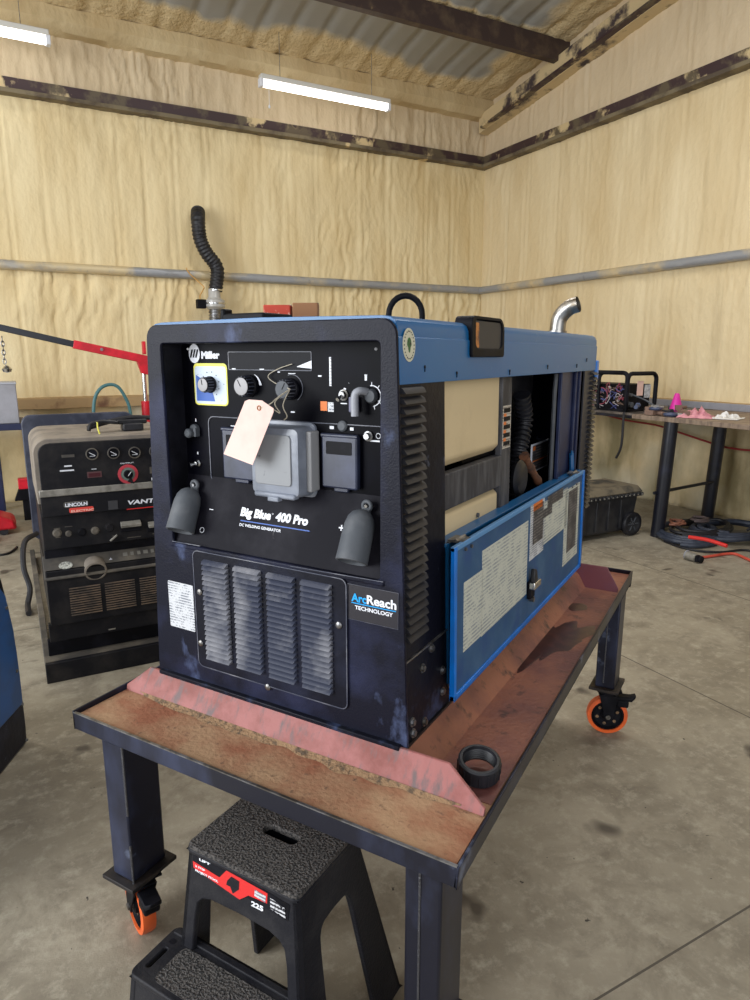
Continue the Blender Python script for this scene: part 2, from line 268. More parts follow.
# ------------------------------------------------------------------ mesh builder
MW = {}
def tag(o, label=None, cat=None, group=None, kind=None):
    if label: o['label'] = label
    if cat: o['category'] = cat
    if group: o['group'] = group
    if kind: o['kind'] = kind
    return o
def thing(name, label, cat, loc, rz=0., group=None):
    o = bpy.data.objects.new(name, None); COL.objects.link(o); o.empty_display_size = .05
    o.location = loc; o.rotation_euler = (0, 0, rz); MW[o.name] = Matrix.Translation(V(loc)) @ Matrix.Rotation(rz, 4, 'Z')
    return tag(o, label, cat, group)
def frame(ax, ay=None):
    z = V(ax).normalized(); h = V(ay) if ay else (V((0, 0, 1)) if abs(z.z) < .9 else V((1, 0, 0)))
    x = h.cross(z)
    if x.length < 1e-6: x = V((0, 1, 0)).cross(z)
    x.normalize(); y = z.cross(x); return x, y, z
class MB:
    def __init__(s, xf=I4): s.v = []; s.f = []; s.sm = []; s.xf = xf
    def add(s, vs, fs, smooth=False):
        n = len(s.v); s.v += [V(p) for p in vs]; s.f += [[i+n for i in f] for f in fs]; s.sm += [smooth]*len(fs); return s
    def box(s, x0, x1, y0, y1, z0, z1):
        if x0 > x1: x0, x1 = x1, x0
        if y0 > y1: y0, y1 = y1, y0
        if z0 > z1: z0, z1 = z1, z0
        return s.add([(x0, y0, z0), (x1, y0, z0), (x1, y1, z0), (x0, y1, z0), (x0, y0, z1), (x1, y0, z1), (x1, y1, z1), (x0, y1, z1)],
                     [(3, 2, 1, 0), (4, 5, 6, 7), (0, 1, 5, 4), (1, 2, 6, 5), (2, 3, 7, 6), (3, 0, 4, 7)])
    def hexa(s, b, t):
        return s.add(list(b)+list(t), [(3, 2, 1, 0), (4, 5, 6, 7), (0, 1, 5, 4), (1, 2, 6, 5), (2, 3, 7, 6), (3, 0, 4, 7)])
    def slab(s, o, r, u, w, h, t):
        """plate centred at o in the plane r,u with thickness t along r x u (half each way)"""
        o = V(o); r = V(r).normalized(); u = V(u).normalized(); n = r.cross(u)
        p = [o-r*w/2-u*h/2, o+r*w/2-u*h/2, o+r*w/2+u*h/2, o-r*w/2+u*h/2]
        return s.hexa([q-n*t/2 for q in p], [q+n*t/2 for q in p])
    def prism(s, pts, e):
        pts = [V(p) for p in pts]; e = V(e); n = len(pts)
        nrm = V((0, 0, 0))
        for i in range(n): nrm += pts[i].cross(pts[(i+1) % n])
        if nrm.dot(e) < 0: pts = pts[::-1]
        vs = pts+[p+e for p in pts]
        return s.add(vs, [list(range(n))[::-1], list(range(n, 2*n))]+[(i, (i+1) % n, (i+1) % n+n, i+n) for i in range(n)])
    def ring(s, outer, inner, e):
        n = len(outer); e = V(e); o = [V(p) for p in outer]; q = [V(p) for p in inner]
        vs = o+q+[p+e for p in o]+[p+e for p in q]; fs = []
        for i in range(n):
            j = (i+1) % n
            fs += [(i, j, n+j, n+i), (2*n+j, 2*n+i, 3*n+i, 3*n+j), (j, i, 2*n+i, 2*n+j), (n+i, n+j, 3*n+j, 3*n+i)]
        return s.add(vs, fs)
    def cyl(s, a, b, r, r2=None, n=24, caps=True, smooth=True):
        a = V(a); b = V(b); x, y, z = frame(b-a); r2 = r if r2 is None else r2
        A = [a+(x*cos(2*pi*i/n)+y*sin(2*pi*i/n))*r for i in range(n)]; B = [b+(x*cos(2*pi*i/n)+y*sin(2*pi*i/n))*r2 for i in range(n)]
        s.add(A+B, [(i, (i+1) % n, (i+1) % n+n, i+n) for i in range(n)], smooth)
        if caps: s.add(A, [list(range(n))[::-1]]); s.add(B, [list(range(n))])
        return s
    def lathe(s, o, ax, prof, n=28, smooth=True, closed=False, ay=None):
        o = V(o); x, y, z = frame(ax, ay); vs = []; fs = []
        for r, h in prof:
            vs += [o+z*h+(x*cos(2*pi*i/n)+y*sin(2*pi*i/n))*max(r, 1e-5) for i in range(n)]
        m = len(prof)
        for k in range(m if closed else m-1):
            k2 = (k+1) % m
            for i in range(n):
                j = (i+1) % n; fs.append((k*n+i, k*n+j, k2*n+j, k2*n+i))
        return s.add(vs, fs, smooth)
    def tube(s, pts, r, n=10, caps=True, smooth=True, flat=None):
        pts = [V(p) for p in pts]; m = len(pts); rr = r if isinstance(r, (list, tuple)) else [r]*m
        vs = []; fs = []; t0 = (pts[1]-pts[0]).normalized(); x, y, _ = frame(t0)
        for k in range(m):
            t = (pts[min(k+1, m-1)]-pts[max(k-1, 0)]).normalized()
            x = (x-t*x.dot(t)).normalized(); y = t.cross(x)
            vs += [pts[k]+(x*cos(2*pi*i/n)+y*sin(2*pi*i/n))*rr[k] for i in range(n)]
        for k in range(m-1):
            for i in range(n):
                j = (i+1) % n; fs.append((k*n+i, k*n+j, (k+1)*n+j, (k+1)*n+i))
        s.add(vs, fs, smooth)
        if caps: s.add(vs[:n], [list(range(n))[::-1]]); s.add(vs[-n:], [list(range(n))])
        return s
    def torus(s, o, ax, R, r, n=32, k=10):
        o = V(o); x, y, z = frame(ax); vs = []; fs = []
        for i in range(n):
            d = x*cos(2*pi*i/n)+y*sin(2*pi*i/n)
            vs += [o+d*(R+r*cos(2*pi*j/k))+z*r*sin(2*pi*j/k) for j in range(k)]
        for i in range(n):
            for j in range(k): fs.append((i*k+j, ((i+1) % n)*k+j, ((i+1) % n)*k+(j+1) % k, i*k+(j+1) % k))
        return s.add(vs, fs, True)
    def build(s, name, mat, parent=None, bevel=0., seg=2, label=None, sharp=30.):
        me = bpy.data.meshes.new(name)
        inv = MW[parent.name].inverted() if parent else I4
        T = inv @ s.xf
        me.from_pydata([inv @ lean(s.xf @ p) if LEAN[0] else T @ p for p in s.v], [], s.f)
        if len(set(map(bool, s.sm))) or True: me.polygons.foreach_set('use_smooth', [bool(x) for x in s.sm])
        me.materials.append(mat)
        bm = bmesh.new(); bm.from_mesh(me)
        bmesh.ops.remove_doubles(bm, verts=bm.verts, dist=1e-6); bmesh.ops.recalc_face_normals(bm, faces=bm.faces); bm.to_mesh(me); bm.free()
        try: me.set_sharp_from_angle(angle=radians(40))
        except Exception: pass
        o = bpy.data.objects.new(name, me); COL.objects.link(o)
        if parent: o.parent = parent
        MW[o.name] = MW[parent.name].copy() if parent else I4.copy()
        if bevel:
            b = o.modifiers.new('bevel', 'BEVEL'); b.width = bevel; b.segments = seg; b.limit_method = 'ANGLE'; b.angle_limit = radians(sharp)
        if label: o['label'] = label
        return o
def rebase(o, loc, rz=0.):
    """give a top-level single mesh its own base origin"""
    T = Matrix.Translation(V(loc)) @ Matrix.Rotation(rz, 4, 'Z')
    o.data.transform(T.inverted()); o.location = loc; o.rotation_euler = (0, 0, rz); MW[o.name] = T; return o
def spline(pts, k=8):
    pts = [V(p) for p in pts]; out = []
    P = [pts[0]*2-pts[1]]+pts+[pts[-1]*2-pts[-2]]
    for i in range(1, len(P)-2):
        a, b, c, d = P[i-1:i+3]
        for j in range(k):
            t = j/k; out.append(.5*((2*b)+(c-a)*t+(2*a-5*b+4*c-d)*t*t+(3*b-a-3*c+d)*t**3))
    out.append(pts[-1]); return out
def rrect(o, r, u, w, h, rad, k=5, rads=None):
    o = V(o); r = V(r).normalized(); u = V(u).normalized(); out = []
    rads = rads or [rad]*4
    for q, (sx, sy) in enumerate(((1, -1), (1, 1), (-1, 1), (-1, -1))):
        R = rads[q]; c = o+r*(w/2-R)*sx+u*(h/2-R)*sy; a0 = (-pi/2, 0, pi/2, pi)[q]
        for i in range(k+1):
            a = a0+pi/2*i/k; out.append(c+(r*cos(a)+u*sin(a))*R)
    return out
def text(s, o, r, u, w, h, mat, parent, name='lettering', bold=0., shear=0., depth=.0008, lift=.0006, spacing=1.0):
    cu = bpy.data.curves.new('t', 'FONT'); cu.body = s; cu.size = 1; cu.offset = bold; cu.shear = shear; cu.space_character = spacing
    cu.align_x = 'CENTER'; cu.align_y = 'CENTER'; cu.resolution_u = 3
    ob = bpy.data.objects.new('t', cu); COL.objects.link(ob); bpy.context.view_layer.update()
    me = bpy.data.meshes.new_from_object(ob.evaluated_get(bpy.context.evaluated_depsgraph_get()))
    vs = [v.co.copy() for v in me.vertices]; fs = [list(p.vertices) for p in me.polygons]
    bpy.data.objects.remove(ob); bpy.data.meshes.remove(me)
    x0 = min(v.x for v in vs); x1 = max(v.x for v in vs); y0 = min(v.y for v in vs); y1 = max(v.y for v in vs)
    o = V(o); r = V(r).normalized(); u = V(u).normalized(); n = r.cross(u)
    k = MB(); pts = [o+r*((v.x-(x0+x1)/2)/(x1-x0)*w)+u*((v.y-(y0+y1)/2)/(y1-y0)*h)+n*lift for v in vs]
    k.v = pts; k.f = fs; k.sm = [False]*len(fs)
    return k.build(name, mat, parent)
X_, Y_, Z_ = V((1, 0, 0)), V((0, 1, 0)), V((0, 0, 1))
NF = -Y_   # outward normal of the machine front
def Rm(u, v, z): return ROOM @ V((u, v, z))

# ================================================================== THE SETTING
def struct(name, mb, mat, bevel=0.):
    o = mb.build(name, mat, None, bevel); o['kind'] = 'structure'; return o
fl = MB().add([(-.3, -.3, 0), (13, -.3, 0), (13, 13, 0), (-.3, 13, 0), (-.3, -.3, -.15), (13, -.3, -.15), (13, 13, -.15), (-.3, 13, -.15)],
              [(0, 1, 2, 3), (7, 6, 5, 4), (0, 4, 5, 1), (1, 5, 6, 2), (2, 6, 7, 3), (3, 7, 4, 0)]).build('floor', FLOOR)
fl.matrix_world = ROOM; fl['kind'] = 'structure'

def foam_wall(name, length, top, side, mat, seed):
    """grid of sprayed foam between the ribs of a metal wall; side 0 = left wall (along u), 1 = right wall (along v)"""
    du = .02; dz = .04; nu = int(length/du)+1; vs = []; fs = []
    nz = 130
    for i in range(nu):
        a = i*du; zt = top(a)
        for k in range(nz):
            z = zt*k/(nz-1)
            rib = abs(((a+.07+.012*noise.noise(V((a, z*.5, 3))))/.305) % 1-.5)*2
            d = .045-.020*rib**22*(.8+.9*noise.noise(V((a*.8, z*.7, 40))))-.010*abs(((a+.15)/.153) % 1*2-1)**26+.008*noise.noise(V((a*5, z*2.2, 60)))
            amp = 1. if side == 0 else .55
            if z > 1.0:
                p = V((a*2.1+seed, z*.55, seed)); d += .020*noise.noise(p)*amp
                p = V((a*8.5+noise.noise(V((a*3, z*1.3, 4)))*.9, z*.75, seed+3)); q = noise.noise(p); d += .010*q*amp
                streak = noise.noise(V((a*16+noise.noise(V((a*5, z*3.5, 9)))*1.6, z*1.1, seed+7)))
                m = max(0, noise.noise(V((a*1.3, z*.6, seed+20)))+.25)
                up_ = max(math.exp(-((3.66-z)/.55)**2) if z < 3.7 else 1., math.exp(-((2.2-z)/.3)**2) if z < 2.2 else 0)
                rd = noise.noise(V((a*7+noise.noise(V((a*2.2, z*1.6, 31)))*1.5+.35*noise.noise(V((a*6, z*9, 33))), z*.5, seed+50)))
                g2 = max(0, noise.noise(V((a*.9, z*.8, seed+70)))+.35)
                d += .030*max(0, .10-abs(rd))/.10*(.35+.9*up_)*g2*(1. if side == 0 else .45)
                d += .014*noise.noise(V((a*6, z*5, seed+80)))*up_*(1. if side == 0 else .5)
                d -= .023*max(0, .14-abs(streak))/.16*m*(1.1 if side == 0 else .4)
                if 1.75 < z < 2.1: d += .022*sin((z-1.75)/.35*pi)*(.6+.6*noise.noise(V((a*3, z*3, 2))))*amp
            else:
                d += .035*noise.noise(V((a*2.6, z*2.2, seed+5)))+.016*noise.noise(V((a*9, z*8, seed)))
            for g in (1.0, 2.235, 3.76):
                t = (z-g)/.10
                if abs(t) < 1.6: d += .012*math.exp(-t*t)
            vs.append((a, d, z) if side == 0 else (d, a, z))
    for i in range(nu-1):
        for k in range(nz-1):
            q = [i*nz+k, (i+1)*nz+k, (i+1)*nz+k+1, i*nz+k+1]
            fs.append(q[::-1] if side == 0 else q)
    me = bpy.data.meshes.new(name); me.from_pydata(vs, [], fs); me.materials.append(mat)
    me.polygons.foreach_set('use_smooth', [True]*len(fs))
    o = bpy.data.objects.new(name, me); COL.objects.link(o); o.matrix_world = ROOM; o['kind'] = 'structure'
    md = o.modifiers.new('thick', 'SOLIDIFY'); md.thickness = .12; md.offset = -1
    return o
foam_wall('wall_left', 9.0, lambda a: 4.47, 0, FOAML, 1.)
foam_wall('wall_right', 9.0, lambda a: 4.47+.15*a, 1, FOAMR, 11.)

# ceiling: ribbed roof sheet rising from the left wall, foam at its edges
def ceiling():
    du = .0305; dv = .07; nu = int(9.6/du)+1; nv = int(9.0/dv)+1; vs = []; fs = []; att = []
    for i in range(nu):
        u = i*du-.05
        for j in range(nv):
            v = j*dv-.05
            ph = (u/.305) % 1
            rib = .0 if ph > .3 else .028*min(1, min(ph, .3-ph)/.08)
            n = noise.noise(V((u*1.1, v*1.3, 5.5)))*.45+noise.noise(V((u*4, v*4, 1)))*.2
            e = max(1-(v-.28)/.42, 1-(u-.28)/.45, 1-abs((v-1.42)/.07), 1-abs((v-2.85)/.07))
            f = max(0, min(1, e+n))
            z = 4.46+.15*v+rib*(1-f*.55)-.045*f-.03*f*noise.noise(V((u*7, v*5, 3)))
            vs.append((u, v, z)); att.append(f)
    for i in range(nu-1):
        for j in range(nv-1):
            a = i*nv+j; fs.append((a, a+1, a+nv+1, a+nv))
    me = bpy.data.meshes.new('ceiling'); me.from_pydata(vs, [], fs); me.materials.append(CEIL)
    me.polygons.foreach_set('use_smooth', [True]*len(fs))
    A = me.attributes.new('foam', 'FLOAT', 'POINT'); A.data.foreach_set('value', att)
    o = bpy.data.objects.new('ceiling', me); COL.objects.link(o); o.matrix_world = ROOM; o['kind'] = 'structure'
    md = o.modifiers.new('thick', 'SOLIDIFY'); md.thickness = .08; md.offset = -1
ceiling()
def bumpy_bar(a, b, prof, mat, name, amp=.006, n=120, seed=0.):
    """bar along a->b whose section (list of offsets as vectors) is slightly uneven"""
    a = V(a); b = V(b); vs = []; fs = []; m = len(prof)
    for i in range(n+1):
        c = a.lerp(b, i/n)
        for k, p in enumerate(prof):
            nn = noise.noise(V((i*.31+seed, k*1.7, seed)))*amp
            vs.append(c+V(p)*(1+nn*8))
    for i in range(n):
        for k in range(m): fs.append((i*m+k, i*m+(k+1) % m, (i+1)*m+(k+1) % m, (i+1)*m+k))
    mb = MB(ROOM); mb.add(vs, fs); mb.add(vs[:m], [list(range(m))]); mb.add(vs[-m:], [list(range(m))])
    o = mb.build(name, mat); o['kind'] = 'structure'; return o
n_trim = [0]
def tn(): n_trim[0] += 1; return 'trim_%d' % n_trim[0]
# girts of both walls (upper dark channel with its lower lip, middle galvanised, bottom)
for s in (0, 1):
    L = 9.0
    def P(al, d, z): return (al, d, z) if s == 0 else (d, al, z)
    def Q(d, z): return V((0, d, z)) if s == 0 else V((d, 0, z))
    bumpy_bar(P(.05, .075, 3.775), P(L, .075, 3.775), [Q(-.05, -.055), Q(.04, -.055), Q(.05, .045), Q(-.05, .055)], GIRT, tn(), .004, seed=s*5)
    bumpy_bar(P(.05, .095, 3.705), P(L, .095, 3.705), [Q(-.06, -.022), Q(.06, -.018), Q(.06, .016), Q(-.06, .018)], GIRTLIP, tn(), .01, seed=s*9+2)
    bumpy_bar(P(.05, .095, 2.235), P(L, .095, 2.235), [Q(.045*cos(t*pi/5), .045*sin(t*pi/5)) for t in range(10)], PIPEG, tn(), .01, seed=s+30.)
    bumpy_bar(P(.05, .09, .965), P(L, .09, .965), [Q(-.07, -.055), Q(.04, -.055), Q(.045, .04), Q(-.07, .055)], WOODG, tn(), .01, seed=s*3+40)
# eave strut, gable rafter and purlins
FOAMB = foam_mat('spray_foam_beams', c8(208, 188, 148), c8(188, 164, 122), 0)
bumpy_bar((.0, .10, 4.34), (9, .10, 4.34), [V((0, -.12, -.11)), V((0, .05, -.09)), V((0, .11, -.02)), V((0, .09, .10)), V((0, -.12, .12))], FOAMB, tn(), .012, 200, 61.)
RAFT = M('rafter_with_overspray', c8(204, 182, 140), .7, col2=c8(64, 52, 54), scale=2.3, lo=.52, hi=.6, col3=c8(150, 134, 106), scale3=7, lo3=.6, hi3=.7)
bumpy_bar((.12, .10, 4.177), (.12, 9, 4.165+.15*9), [V((-.12, 0, -.10)), V((.07, 0, -.10)), V((.07, 0, .10)), V((-.12, 0, .10))], RAFT, tn(), .006, 160, 71.)
bumpy_bar((.23, .22, 4.11), (.23, 9, 4.08+.15*9), [V((-.06, 0, -.012)), V((.03, 0, -.012)), V((.03, 0, .012)), V((-.06, 0, .012))], GIRT, tn(), .006, 160, 72.)
for k, v in enumerate((1.42, 2.85, 4.28, 5.7)):
    z = 4.42+.15*v
    bumpy_bar((.02, v, z-.10), (9.2, v, z-.10), [V((0, -.035, -.11)), V((0, .035, -.105)), V((0, .035, .10)), V((0, -.035, .09))], PURL, tn(), .003, 100, 81.+k)

# thin cable along the eave, roof wire
def cable(name, pts, r, mat, label, cat, base=None, k=8, n=8, group=None):
    p = spline(pts, k); o = MB().tube(p, r, n).build(name, mat)
    b = base or (pts[0][0], pts[0][1], min(q[2] for q in pts)-r); rebase(o, b); return tag(o, label, cat, group)

def PLv(px, py, v=1.):
    d = ray(px, py); t_ = (CC+E2*v-CAM).dot(E2)/d.dot(E2); p = CAM+d*t_-CC; return V((p.dot(E1), v, p.z))
# ------------------------------------------------------------------ tube lights
def tube_light(u0, u1, v, z, label, cord):
    c = Rm((u0+u1)/2, v, z+.075)
    t = thing('tube_light', label, 'ceiling light', c, RTH, 'tube lights along the eave')
    MB(ROOM).box(u0-.01, u1+.01, v-.04, v+.045, z+.03, z+.075).build('housing', M('white_enamel', c8(215, 212, 205), .4), t, .006)
    MB(ROOM).tube([(u0, v, z), (u1, v, z)], .034, 16).build('glowing_tube', TUBE, t)
    for u in (u0, u1): MB(ROOM).box(u-.018, u+.018, v-.036, v+.036, z-.036, z+.04).build('end_cap', WHITE, t, .004)
    for u in (u0+.2, u1-.2): MB(ROOM).tube([(u, v, z+.07), (u, v, 4.43+.15*v)], .003, 6).build('hanging_wire', STEEL, t)
    if cord:
        uc = u1-.07; m = MB(ROOM).tube([(uc, v+.03, z), (uc, v+.03, z-.19)], .0022, 6); m.lathe((uc, v+.03, z-.225), (0, 0, 1), [(0, 0), (.009, .004), (.011, .018), (.004, .035), (0, .036)], 10)
        m.build('pull_cord', WHITE, t)
_a, _b = PLv(261, 86.5, .5), PLv(388, 104.5, .5)
tube_light(_b.x, _a.x, .5, (_a.z+_b.z)/2, 'lit white tube light near the corner with a pull cord hanging at its left end', True)
_a = PLv(48, 41, .5)
tube_light(_a.x, _a.x+1.45, .5, _a.z, 'lit white tube light at the upper left edge of the photo', False)

# ================================================================== ROLLING TABLE
TB = thing('rolling_table', 'heavy steel rolling table with a rusty shallow pan top carrying the blue and black welder', 'table', (-.85, 1.75, 0))
TX0, TX1, TY0, TY1, TZ = -1.325, -.368, .893, 2.62, .597
TXB = -.398     # the pan narrows slightly towards its far end
pan = MB(); pan.hexa([(TX0, TY0, TZ-.012), (TX1, TY0, TZ-.012), (TXB, TY1, TZ-.012), (TX0, TY1, TZ-.012)], [(TX0, TY0, TZ), (TX1, TY0, TZ), (TXB, TY1, TZ), (TX0, TY1, TZ)]); pan.build('pan_floor', RUST, TB)
# right and rear strip of the pan: browner, oil stained sheet
MB().hexa([(-.556, 1.07, TZ), (TX1-.004, 1.07, TZ), (TXB, TY1, TZ), (-.556, TY1, TZ)], [(-.556, 1.07, TZ+.0015), (TX1-.004, 1.07, TZ+.0015), (TXB, TY1, TZ+.0015), (-.556, TY1, TZ+.0015)]).build('side_sheet', RUSTR, TB)
rim = MB()
t = .006
rim.box(TX0-t, TX1+t, TY0-t, TY0, TZ-.035, TZ+.006)
rim.hexa([(TX1, TY0-t, TZ-.035), (TX1+t, TY0-t, TZ-.035), (TXB+t, TY1+t, TZ-.035), (TXB, TY1+t, TZ-.035)],
         [(TX1+.004, TY0-t, TZ+.006), (TX1+t+.004, TY0-t, TZ+.006), (TXB+t+.004, TY1+t, TZ+.016), (TXB+.004, TY1+t, TZ+.016)])
rim.hexa([(TX0-t, TY0-t, TZ-.035), (TX0, TY0-t, TZ-.035), (TX0, TY1+t, TZ-.035), (TX0-t, TY1+t, TZ-.035)],
         [(TX0-t-.004, TY0-t, TZ+.010), (TX0-.004, TY0-t, TZ+.010), (TX0-.004, TY1+t, TZ+.035), (TX0-t-.004, TY1+t, TZ+.035)])
rim.box(TX0-t, TXB+t, TY1, TY1+t, TZ-.035, TZ+.016)
rim.build('rim', LEG, TB, .0015)
ed = MB(); ed.box(TX0-t, TX1+t, TY0-t*1.1, TY0-.001, TZ+.005, TZ+.0075)
ed.build('bare_rim_edge', STEEL, TB)
# front cross plate (pink primer) with clipped ends, rear cross plate, side slope
def crossplate(y, dy, z1, name, mat, xa, xb, clip, zr=TZ, th=.006):
    xr = TX1-.004 if y < 2 else TXB+.0
    p = [(TX0+.002, y, zr), (xr, y, zr), (xr, y+dy*.1, zr+.014), (xb, y+dy, z1), (xa, y+dy, z1), (TX0+.002, y+dy*.1, zr+.014)]
    return MB().prism(p, (0, th, 0)).build(name, mat, TB, .0012)
crossplate(1.032, .036, .656, 'front_cross_plate', PINK, -1.27, -.458, 0)
crossplate(2.385, .07, .664, 'rear_cross_plate', MAROON, -1.25, -.452, 0)
MB().prism([(-.561, 1.07, .650), (-.508, 1.07, TZ), (-.561, 1.07, TZ)], (0, 1.35, 0)).build('side_slope', RUSTR, TB)
MB().prism([(-1.24, 1.07, .650), (-1.30, 1.07, TZ), (-1.24, 1.07, TZ)], (0, 1.35, 0)).build('side_slope', RUSTR, TB)
# platform under the machine
MB().box(-1.245, -.556, 1.07, 2.43, TZ, .651).build('platform', LEGBRN, TB)
# thin strips of sand on the pan
def patch(pts, z, h, mat, name, parent, seed=1.):
    """low irregular heap with outline from points"""
    c = sum((V((p[0], p[1], 0)) for p in pts), V((0, 0, 0)))/len(pts); n = len(pts)
    P = spline([(p[0], p[1], 0) for p in pts]+[(pts[0][0], pts[0][1], 0)], 9)[:-1]
    P = [q+(q-c)*.45*noise.noise(q*22+V((seed, 0, 0))) for q in P]
    vs = []; m = len(P)
    for s, hh in ((1, 0), (.86, .6), (.5, 1)): vs += [V((c.x+(q.x-c.x)*s, c.y+(q.y-c.y)*s, z+h*hh)) for q in P]
    fs = [(a*m+i, a*m+(i+1) % m, (a+1)*m+(i+1) % m, (a+1)*m+i) for a in range(2) for i in range(m)]+[[2*m+i for i in range(m)]]
    return MB().add(vs, fs, True).build(name, mat, parent)
sand = MB(); 
for i in range(60):
    x = TX0+.05+(TX1-TX0-.1)*i/59; w = (.010+.014*noise.noise(V((x*14, 3, 0))))*min(1, i/8, (59-i)/8)
    sand.v += [V((x, 1.034, TZ+.008)), V((x, 1.034-w*.5, TZ+.005)), V((x, 1.034-w*1.5, TZ+.0005))]
sand.f = [(i*3+k, (i+1)*3+k, (i+1)*3+k+1, i*3+k+1) for i in range(59) for k in range(2)]; sand.sm = [True]*len(sand.f)
o = sand.build('sand_drift', SAND, TB)
def zp(px, py): 
    p = onz(px, py, TZ+.002); return (p.x, p.y)
patch([zp(520, 655), zp(540, 632), (zp(575, 622)), zp(592, 632), zp(570, 648), zp(548, 655), zp(530, 665), zp(516, 668)], TZ+.0016, .0006, OIL, 'oil_stain', TB)
patch([zp(562, 606), zp(578, 603), zp(588, 607), zp(575, 611)], TZ+.0016, .0006, OIL, 'oil_stain', TB, 4.)
patch([zp(482, 697), zp(487, 693), zp(490, 697), zp(486, 701)], TZ+.0016, .0008, OIL, 'oil_stain', TB, 6.)
# debris specks
# legs with foot plate, caster
def table_leg(x0, y0, seam):
    l = MB(); l.box(x0, x0+.07, y0, y0+.10, .20, TZ-.012).build('leg', LEG, TB, .005)
    o = bpy.data.objects
    lg = [c for c in TB.children if c.name.startswith('leg')][-1]
    f = MB(); f.hexa([(x0-.018, y0-.018, .190), (x0+.088, y0-.018, .190), (x0+.088, y0+.118, .190), (x0-.018, y0+.118, .190)],
                     [(x0-.018, y0-.018, .200), (x0+.088, y0-.018, .200), (x0+.088, y0+.118, .200), (x0-.018, y0+.118, .200)])
    f.build('foot_plate', LEGBRN, lg, .001)
    w = MB(); w.tube([(x0+.070, y0, .20), (x0+.070, y0, .30)], .003, 6) if seam else w.tube([(x0+.030, y0-.0005, .22), (x0+.030, y0-.0005, .56)], .0022, 6)
    if seam: w.tube([(x0+.0695, y0+.0005, .38), (x0+.0695, y0+.0005, .58)], .003, 6)
    w.build('weld_bead', WELD, lg)
    return lg
def caster(cx, cy, roll, lever=True, trail=.028):
    """swivel caster centre under the plate; roll = rolling direction angle"""
    # group all pieces under one part called caster
    d = V((cos(roll), sin(roll), 0)); a = V((-sin(roll), cos(roll), 0)); top = V((cx, cy, .188)); hub = V((cx, cy, .075))-d*trail
    c = MB(); c.slab(top-V((0, 0, .004)), d, a, .09, .075, .006); c.lathe(top-V((0, 0, .03)), (0, 0, 1), [(.0, 0), (.03, 0), (.034, .010), (.034, .022), (0, .022)], 20)
    for s in (-1, 1):
        o = a*s*.024
        pts = [top+o+d*.034-V((0, 0, .028)), top+o-d*.034-V((0, 0, .028)), hub+o-d*.018+V((0, 0, .02)), hub+o-d*.014-V((0, 0, .012)), hub+o+d*.012-V((0, 0, .012)), hub+o+d*.02+V((0, 0, .012))]
        c.prism(pts, a*s*.004)
    c.slab(top-V((0, 0, .028)), d, a, .07, .052, .005)
    p = c.build('caster', FLATBLK, TB, .001)
    w = MB(); w.lathe(hub, a, [(.060, -.018), (.073, -.016), (.075, -.008), (.075, .008), (.073, .016), (.060, .018)], 40, closed=True, ay=(0, 0, 1)); w.build('wheel_tread', ORNG, p)
    k = MB(); k.lathe(hub, a, [(.061, -.012), (.061, .012), (.054, .014), (.050, .006), (.026, .005), (.022, .018), (.008, .019), (.008, -.019), (.022, -.018), (.026, -.005), (.050, -.006), (.054, -.014)], 40, closed=True, ay=(0, 0, 1)); k.build('wheel_hub', FLATBLK, p)
    for i in range(6):
        an = i*pi/3+.3; q = hub+d*cos(an)*.038+V((0, 0, 1))*sin(an)*.038
        h = MB(); h.cyl(q-a*.0072, q+a*.0072, .0065, n=6, smooth=False); h.build('hub_hole', SAND, p)
    b = MB(); b.cyl(hub-a*.032, hub+a*.032, .009, n=12); b.build('axle_bolt', STEEL, p)
    if lever:
        l = MB(); q = top-V((0, 0, .045))
        l.prism([q+d*.03+a*-.022, q+d*.03+a*.022, q+d*.085+a*.02+V((0, 0, -.004)), q+d*.10+a*.012+V((0, 0, .010)), q+d*.10-a*.012+V((0, 0, .010)), q+d*.085-a*.02+V((0, 0, -.004))], (0, 0, .012))
        l.build('brake_pedal', FLATBLK, p, .003)
        m = MB(); m.box(-.018, .018, -.02, .02, -.03, 0); m.v = [q+d*.052+d*v.x*1.3+a*v.y+V((0, 0, v.z)) for v in m.v]; m.build('brake_shoe', FLATBLK, p, .006)
    return p
lgs = [(-1.25, .895, True), (-.462, .895, False), (-1.25, 2.44, False), (-.462, 2.44, False)]
for x, y, s in lgs: table_leg(x, y, s)
caster(-1.215, .945, radians(157+180), True)
caster(-.427, .945, radians(200), True)
caster(-1.215, 2.49, radians(100), True)
caster(-.420, 2.485, radians(20), True, -.002)

# threaded ring lying on the pan
rg = onz(478.5, 772, TZ+.012)
ax = V((.10, -.16, 1)).normalized()
RG = thing('threaded_ring', 'black plastic threaded ring lying on the rusty pan beside the pink plate', 'cap ring', (rg.x, rg.y, TZ))
m = MB(); base = V((rg.x, rg.y, TZ+.010))
prof = [(.038, 0), (.042, .002), (.042, .034), (.0385, .037), (.034, .037), (.033, .03)]
for k in range(5): prof += [(.0335, .030-k*.005), (.0315, .0275-k*.005)]
prof += [(.034, .002)]
m.lathe(base, ax, prof, 44, closed=True); m.build('ring_body', DKRUB, RG)
m = MB()
x, y, z = frame(ax)
for i in range(16):
    an = 2*pi*i/16; d = x*cos(an)+y*sin(an); m.cyl(base+d*.0415+z*.004, base+d*.0415+z*.03, .0022, n=6)
m.build('grip_rib', DKRUB, RG)

# ================================================================== MAIN WELDER
BX0, BX1 = -1.24, -.560; BY0, BY1 = 1.085, onX(591.5, 420, -.555).y; ZB, ZT = .653, 1.487
MC = thing('welding_generator', 'large black and blue engine driven welder with open side door on rolling table', 'welding machine', (-.90, 1.78, ZB))
YF = 1.075          # front face plane
LEAN[0] = True
